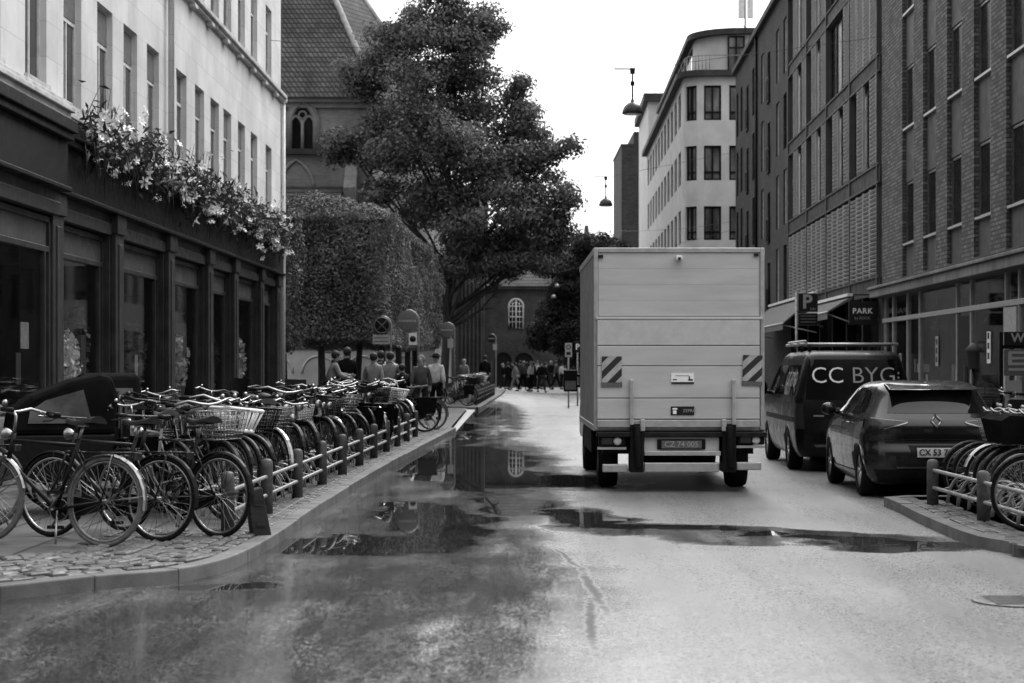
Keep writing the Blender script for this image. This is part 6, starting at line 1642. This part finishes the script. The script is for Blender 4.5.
for (lab, px, py, wpx, hpx, Yq, txt) in (('white and dark notice sign on post beyond the truck cab', 568.5, 350, 7, 14, 66, ''), ('small dark P sign on post just left of the truck box', 577.5, 347, 6, 11, 70, 'P')):
    t = thing('street_sign', lab, 'street sign', (Xat(px, Yq), Yq, 0)); k = Yq/F
    o = MB(); o.tube([(0, 0, 0), (0, 0, Zat(py-hpx/2, Yq))], .03, 8); o.build('post', 'galvanised', t)
    p = MB(); p.box(-wpx*k/2, wpx*k/2, -.06, -.04, Zat(py+hpx/2, Yq), Zat(py-hpx/2, Yq)); p = p.build('sign_plate', 'ink' if txt else 'plate_white', t, bevel=.005)
    if txt: put('lettering', text_mesh(txt, .3, 'letter_white', bold=.008), p, (0, -.065, Zat(py, Yq)), ROT_BACK)
    else:
        o = MB(); o.torus((0, -.062, Zat(py-3, Yq)), .07, .015, 14, 5); o.box(-.08, .08, -.066, -.06, Zat(py+5, Yq), Zat(py+2, Yq)); o.build('marking', 'ink', p)

def street_lamp(label, x, y, z, r, hang):
    t = thing('hanging_lamp', label, 'street lamp', (x, y, z), 0, 'lamps hung on wires over the street')
    o = MB(); o.lathe([(r, 0), (r*1.03, r*.12), (r*.98, r*.35), (r*.80, r*.75), (r*.45, r*1.05), (r*.2, r*1.15), (r*.16, r*1.4), (r*.05, r*1.45)], (0,0,0), 24); o.build('lamp_shade', 'lamp_enamel', t)
    o = MB(); o.lathe([(r*.2, -r*.08), (r*.85, -r*.06), (r*.9, 0), (r*.2, .01)], (0,0,0), 20); o.build('diffuser', 'lamp_clear', t)
    o = MB(); o.tube([(0, 0, r*1.4), (0, 0, hang)], .022, 6); o.box(-.06, .06, -.05, .05, hang-.12, hang+.02); o.box(-.05, .05, -.04, .04, r*1.4+.35, r*1.4+.45); o.tube([(-.45, 0, hang), (.02, 0, hang)], .02, 5); o.build('hanger', 'dark_metal', t)
    return t
def wire(label, a, b_, sag=.25, r=.006):
    o = MB(); n = 16; o.tube([tuple(a[i]+(b_[i]-a[i])*k/n-(sag*4*(k/n)*(1-k/n) if i == 2 else 0) for i in range(3)) for k in range(n+1)], r, 4)
    return tag(o.build('overhead_wire', 'dark_metal'), label, 'wire', 'wires spanning the street')
for (lab, px, py, Yq, dpx) in (('large nearer bell-shaped street lamp hanging high above the truck', 632.5, 114, 46.0, 20.5), ('smaller bell-shaped street lamp hanging in the gap left of the pale building', 605.8, 206, 71.0, 13.5)):
    r = dpx*Yq/F/2; street_lamp(lab, Xat(px, Yq), Yq, Zat(py, Yq), r, 1.12)
lw = ((46.0, 632.5, 114), (71.0, 605.8, 206))
wire('thin wire holding the nearer street lamp between the facades', (fx(46), 46, 9.6), (Xat(632.5, 46), 46, Zat(114, 46)+1.1), .0)
wire('thin wire from the nearer street lamp to the louvred building', (Xat(632.5, 46), 46, Zat(114, 46)+1.1), (rx(46)-.02, 46, 9.7), .0)
wire('thin wire holding the smaller street lamp to the brick building', (Xat(605.8, 71), 71, Zat(206, 71)+1.1), (rx(71), 71, 10), .0)
wire('slack wire crossing in front of the broadleaf tree crowns', (-3.4, 76, 8.2), (rx(85), 85, 8.2), .8, .007)
for (lab, px, py, Yq, dpx) in (('tiny pale street lamp hanging before the dark tree, upper one', 557, 287, 100, 5.5), ('tiny pale street lamp hanging before the dark tree, lower one', 553.5, 298, 100.6, 5.5)):
    t = street_lamp(lab, Xat(px, Yq), Yq, Zat(py, Yq), dpx*Yq/F/2, .8)
    for c_ in t.children:
        if c_.name.startswith('lamp_shade'): c_.data.materials[0] = M['dull_steel']
wire('thin wire holding the two tiny pale lamps before the dark tree', (Xat(555, 100.3), 100.3, Zat(287, 100)+.8), (rx(87)-.1, 86.5, 7.9), .1, .006)

# menu stand, bin by the right shop front
mn = thing('menu_stand', 'black menu stand with chalk boards beside the glazed shop front', 'sign stand', (7.86, 29.5, .094), R(-4))
o = MB()
for x in (-.06, .95): o.box(x-.03, x+.03, -.03, .03, 0, 1.95)
o.box(-.06, .95, -.03, .03, 1.68, 1.74); o.box(-.2, 1.0, -.04, .25, .0, .06); o.build('frame', 'black_paint', mn, bevel=.006)
p = MB(); p.box(-.02, .92, -.05, -.02, 1.74, 1.95); p = p.build('header_board', 'ink', mn)
put('lettering', text_mesh('WLV', .20, 'plate_white', bold=.004), p, (.30, -.055, 1.85), ROT_BACK)
p = MB(); p.box(-.02, .92, -.05, -.02, 1.25, 1.67); p = p.build('chalk_board', 'plate_grey', mn)
o = MB()
for k in range(4): o.box(.05, .3+.15*(k % 2)+.2, -.055, -.05, 1.60-k*.09, 1.64-k*.09)
o.box(.04, .10, -.056, -.05, 1.42, 1.62); o.build('chalk_marks', 'letter_grey', p)
for x in (.12, .48):
    o = MB(); o.box(x-.09, x+.13, -.05, -.03, 1.0, 1.18); o.build('card', 'letter_grey', mn)
o = MB(); o.box(-.02, .92, -.05, -.02, .45, .90); o.build('lower_board', 'light_paint', mn)
pk = thing('patio_lantern', 'slim black lantern post beside the menu stand', 'lantern', (7.46, 29.9, .094))
o = MB(); o.tube([(0, 0, 0), (0, 0, 1.35)], .03, 8); o.lathe([(.14, 0), (.14, .03), (.05, .04)], (0,0,0), 14); o.build('post', 'black_paint', pk)
o = MB(); o.lathe([(.07, 1.35), (.09, 1.38), (.10, 1.62), (.15, 1.66), (.03, 1.78)], (0,0,0), 8); o.build('lantern_head', 'spandrel', pk)

# ------------------------------------------------------------------ people
def skin_mesh(name, verts, edges, radii, mat, root=0, sub=1):
    me = bpy.data.meshes.new(name); me.from_pydata(verts, edges, [])
    o = bpy.data.objects.new('tmp', me); COL.objects.link(o)
    m = o.modifiers.new('s', 'SKIN'); m.use_smooth_shade = True
    sv = me.skin_vertices[0].data
    for i, r in enumerate(radii):
        sv[i].radius = r if isinstance(r, tuple) else (r, r); sv[i].use_root = (i == root)
    if sub: s_ = o.modifiers.new('u', 'SUBSURF'); s_.levels = sub; s_.render_levels = sub
    bpy.context.view_layer.update()
    r = bpy.data.meshes.new_from_object(o.evaluated_get(bpy.context.evaluated_depsgraph_get()))
    bpy.data.objects.remove(o); r.name = name; r.materials.clear(); r.materials.append(M[mat])
    for p in r.polygons: p.use_smooth = True
    return r
POSE = {}
def pose(key, legs=(0, 0), arms=((.05, -.05, .04), (.05, -.05, .04)), bendf=0.0):
    """meshes for one pose, facing +Y; legs = foot swing, arms = (elbow fwd, hand fwd, hand up)"""
    def sp(z): return (0, bendf*max(0, z-.9)*.9, z-bendf*.12*max(0, z-.9))
    V_ = [sp(.95), sp(1.12), sp(1.33), sp(1.46), sp(1.53), sp(1.62), sp(1.70)]; Ed = [(0,1),(1,2),(2,3),(3,4),(4,5),(5,6)]
    V_[4] = (V_[4][0], V_[4][1]+.02, V_[4][2]); V_[5] = (0, V_[5][1]+.01, V_[5][2])
    Rd = [(.125, .10), (.115, .09), (.135, .095), .056, (.072, .085), (.078, .095), (.05, .06)]
    T = {'legs': ([V_[0]], [], [(.15, .125)]), 'top': ([(0, 0, .86), V_[1], V_[2], sp(1.45), sp(1.50)], [(0,1),(1,2),(2,3),(3,4)], [(.185, .15), (.17, .14), (.175, .14), (.085, .085), (.075, .08)])}
    tips = []
    for s_, sw in ((-1, legs[0]), (1, legs[1])):
        hip = (s_*.09, 0, .90); kn = (s_*.10, sw*.5+.02, .50); an = (s_*.10, sw-(.08 if sw < 0 else 0), .09+(.05 if sw < 0 else 0)); to = (s_*.115, an[1]+.17, .035)
        i = len(V_); V_ += [hip, kn, an, to]; Ed += [(0, i), (i, i+1), (i+1, i+2), (i+2, i+3)]; Rd += [.085, .058, .042, .036]
        L = T['legs']; j = len(L[0]); L[0].extend([hip, kn, (an[0], an[1], an[2]+.02)]); L[1].extend([(0, j), (j, j+1), (j+1, j+2)]); L[2].extend([.10, .078, .07])
    for s_, (ef, hf, hu) in ((-1, arms[0]), (1, arms[1])):
        sh0 = sp(1.40); sh = (s_*.165, sh0[1], sh0[2]-.02); el = (s_*.215, sh[1]+ef, sh[2]-.27+max(0, ef)*.3); ha = (s_*.22, el[1]+hf, el[2]-.23+hu); pm_ = tuple(ha[k]+(ha[k]-el[k])*.3 for k in range(3))
        i = len(V_); V_ += [sh, el, ha, pm_]; Ed += [(2, i), (i, i+1), (i+1, i+2), (i+2, i+3)]; Rd += [.062, .044, .030, .034]
        L = T['top']; j = len(L[0]); L[0].extend([sh, el, tuple(ha[k]-(ha[k]-el[k])*.06 for k in range(3))]); L[1].extend([(2, j), (j, j+1), (j+1, j+2)]); L[2].extend([.074, .066, .054])
        tips.append((Vector(ha), Vector(pm_), s_))
    body = skin_mesh('body', V_, Ed, Rd, 'skin')
    mb = MB(); mb.add([v.co[:] for v in body.vertices], [tuple(p.vertices) for p in body.polygons], True)
    for a, b_, s_ in tips:                      # four fingers and a thumb, slightly curled
        d = (b_-a).normalized(); side = Vector((0, 1, 0)); side = (side-d*side.dot(d)).normalized(); inn = Vector((-s_, 0, 0))
        for k in range(4):
            p = b_+side*(.021-.014*k)+d*.018; l_ = (.062, .070, .066, .052)[k]
            mb.tube([p-d*.02, p+d*l_*.5+inn*.004, p+d*l_*.85+inn*.02], [.009, .008, .006], 6)
        mb.tube([a+d*.03+side*.02, a+d*.06+side*.045+inn*.012, a+d*.085+side*.048+inn*.022], [.011, .009, .007], 6)
    h = V_[5]
    mb.tube([(h[0], h[1]+.085, h[2]-.0), (h[0], h[1]+.108, h[2]-.035)], [.010, .016], 6)             # nose
    for s_ in (-1, 1): mb.ball((h[0]+s_*.078, h[1]-.005, h[2]-.02), (.012, .024, .034), 8, 6); 
    body = mb.mesh('body', 'skin')
    ey = MB()
    for s_ in (-1, 1): ey.ball((h[0]+s_*.030, h[1]+.086, h[2]+.005), (.012, .008, .008), 8, 6)
    ey.box(h[0]-.022, h[0]+.022, h[1]+.078, h[1]+.088, h[2]-.070, h[2]-.062)
    out = {'body': body, 'face': ey.mesh('face_features', 'hair_dark')}
    hm = MB(); hm.ball((h[0], h[1]-.034, h[2]+.018), (.102, .106, .108), 14, 10); out['short'] = hm
    hl_ = MB(); hl_.ball((h[0], h[1]-.034, h[2]+.018), (.104, .106, .108), 14, 10); hl_.ball((h[0], h[1]-.07, h[2]-.13), (.088, .05, .17), 12, 8); out['long'] = hl_
    ht = MB(); ht.ball((h[0], h[1]-.01, h[2]+.05), (.10, .11, .075), 14, 8); ht.lathe([(.17, 0), (.17, .012), (.10, .03)], (h[0], h[1], h[2]+.03), 18); out['hat'] = ht
    hd2 = MB(); hd2.ball((h[0], h[1]-.035, h[2]), (.108, .10, .125), 14, 10); hd2.ball((h[0], h[1]-.06, h[2]-.14), (.12, .08, .08), 12, 8); out['hood'] = hd2
    tops = skin_mesh('jacket', *T['top'], 'cloth_1'); legs_ = skin_mesh('trousers', *T['legs'], 'cloth_1')
    out['top'] = tops; out['legs'] = legs_
    sh = MB()
    for k in (9, 13):
        a, t_ = V_[k], V_[k+1]
        sh.ball((a[0]*.5+t_[0]*.5, (a[1]+t_[1])/2, .045+max(0, a[2]-.09)*.6), (.050, .145, .048), 12, 8)
    out['shoe'] = sh
    bp = MB(); bp.ball((0, V_[2][1]-.20, V_[2][2]-.12), (.16, .11, .23), 14, 10); out['backpack'] = bp
    POSE[key] = out
pose('stand'); pose('walk', (.28, -.26), ((.10, .02, .03), (-.10, -.02, .03))); pose('walk2', (-.22, .24), ((-.12, 0, .03), (.10, .05, .05)))
pose('reach', (0, .08), ((.16, .24, .22), (.10, .20, .18)), .28); pose('arms_up', (0, 0), ((.15, .12, .42), (.14, .1, .40)), .05)
CACHE = {}
def person(label, x, y, face, key='stand', top=2, legs=1, hair='short', hcol='hair_dark', group=None, bag=None, s_=1.0, z=.094):
    t = thing('person', label, 'person', (x, y, z), face, group); t.scale = (s_,)*3
    P = POSE[key]; put('body', P['body'], t); put('face_features', P['face'], t)
    def mt(kind, m):
        k = (key, kind, m)
        if k not in CACHE:
            if isinstance(P[kind], MB): CACHE[k] = P[kind].mesh(kind, m)
            else: me = P[kind].copy(); me.materials.clear(); me.materials.append(M[m]); CACHE[k] = me
        return CACHE[k]
    put('jacket', mt('top', 'cloth_%d' % top), t); put('trousers', mt('legs', 'cloth_%d' % legs), t)
    nm = {'short': 'hair', 'long': 'hair', 'hat': 'hat', 'hood': 'hood'}[hair]
    put(nm, mt(hair, hcol), t); put('shoes', mt('shoe', 'cloth_0'), t)
    if bag is not None: put('backpack', mt('backpack', 'cloth_%d' % bag), t)
    return t
def pp(px, Y): return Xat(px, Y), Y
person('person in light jacket bending forward beside the left rack', *pp(329, 45.5), R(-75), 'reach', 3, 1, 'short', s_=1.04)
person('person in black coat standing before the pale churchyard wall', *pp(347, 48), R(20), 'stand', 0, 0, 'short', s_=1.09)
person('person in light jacket with dark hair seen from behind near the signs', *pp(373.5, 46), R(5), 'walk', 3, 1, 'short')
person('person in pale jacket with black backpack straps raising both arms', *pp(390, 46.8), R(-15), 'arms_up', 3, 0, 'short', bag=None, s_=1.02)
person('person in dark clothes with arms raised behind the two light jackets', *pp(381, 49.5), R(10), 'arms_up', 0, 0, 'short', s_=1.05)
person('person in grey hooded jacket standing under the blank round sign', *pp(421, 46), R(170), 'walk2', 2, 1, 'hood', 'cloth_3', s_=.97)
person('person in white top with dark hat and dark bag by the kerb rack', *pp(436, 48.5), R(160), 'stand', 4, 0, 'hat', 'cloth_0', bag=0)
person('small child with dark hair and dark backpack beside the pale jackets', *pp(402, 46), R(0), 'walk2', 1, 0, 'short', bag=0, s_=.84)
person('person in light top walking behind the far bicycles', *pp(464, 88), R(175), 'walk', 3, 0, 'long', 'hair_fair')
person('tall person in black coat at the end of the far bicycles', *pp(485, 92), R(10), 'stand', 0, 0, 'short', s_=1.12)
person('person in black skirt walking alone across the bright street', *pp(541.5, 103), R(200), 'walk', 0, 1, 'long', z=.02)
person('person in pale coat by the dark tree trunk', *pp(563, 120), R(170), 'stand', 4, 0, 'long', z=.02)
q = random.Random(5)
far = [(503, 118, 0, 'black coat, leftmost of the far crowd'), (508, 116, 0, 'black jacket, close to the arcade'), (512.5, 121, 1, 'dark jacket and dark hair in the far crowd'), (515.5, 115, 3, 'light trousers at the front of the far crowd'),
       (520, 118, 1, 'grey jacket between the two arches'), (523.5, 113, 2, 'mid grey coat before the second arch'), (527, 119, 0, 'black coat under the second arch'), (531, 112, 4, 'white shirt walking towards the camera'),
       (534.5, 117, 0, 'black jacket behind the white shirt'), (537.5, 121, 4, 'white top with black bag at the rear'), (546, 122, 1, 'dark jacket right of the lone walker'), (551, 124, 0, 'black coat beneath the dark tree'), (556, 121, 2, 'grey coat beneath the dark tree')]
for px, Y, c, d in far:
    Y += q.uniform(-7, 7)
    person('distant person in '+d, *pp(px, Y), q.uniform(0, 6.28), q.choice(['stand', 'walk', 'walk2']), c, 3 if 'light trousers' in d else q.choice([0, 0, 1]), q.choice(['short', 'long', 'short']), q.choice(['hair_dark', 'hair_dark', 'hair_fair']), group='people at the far end of the street', s_=q.uniform(.95, 1.06), z=.02)
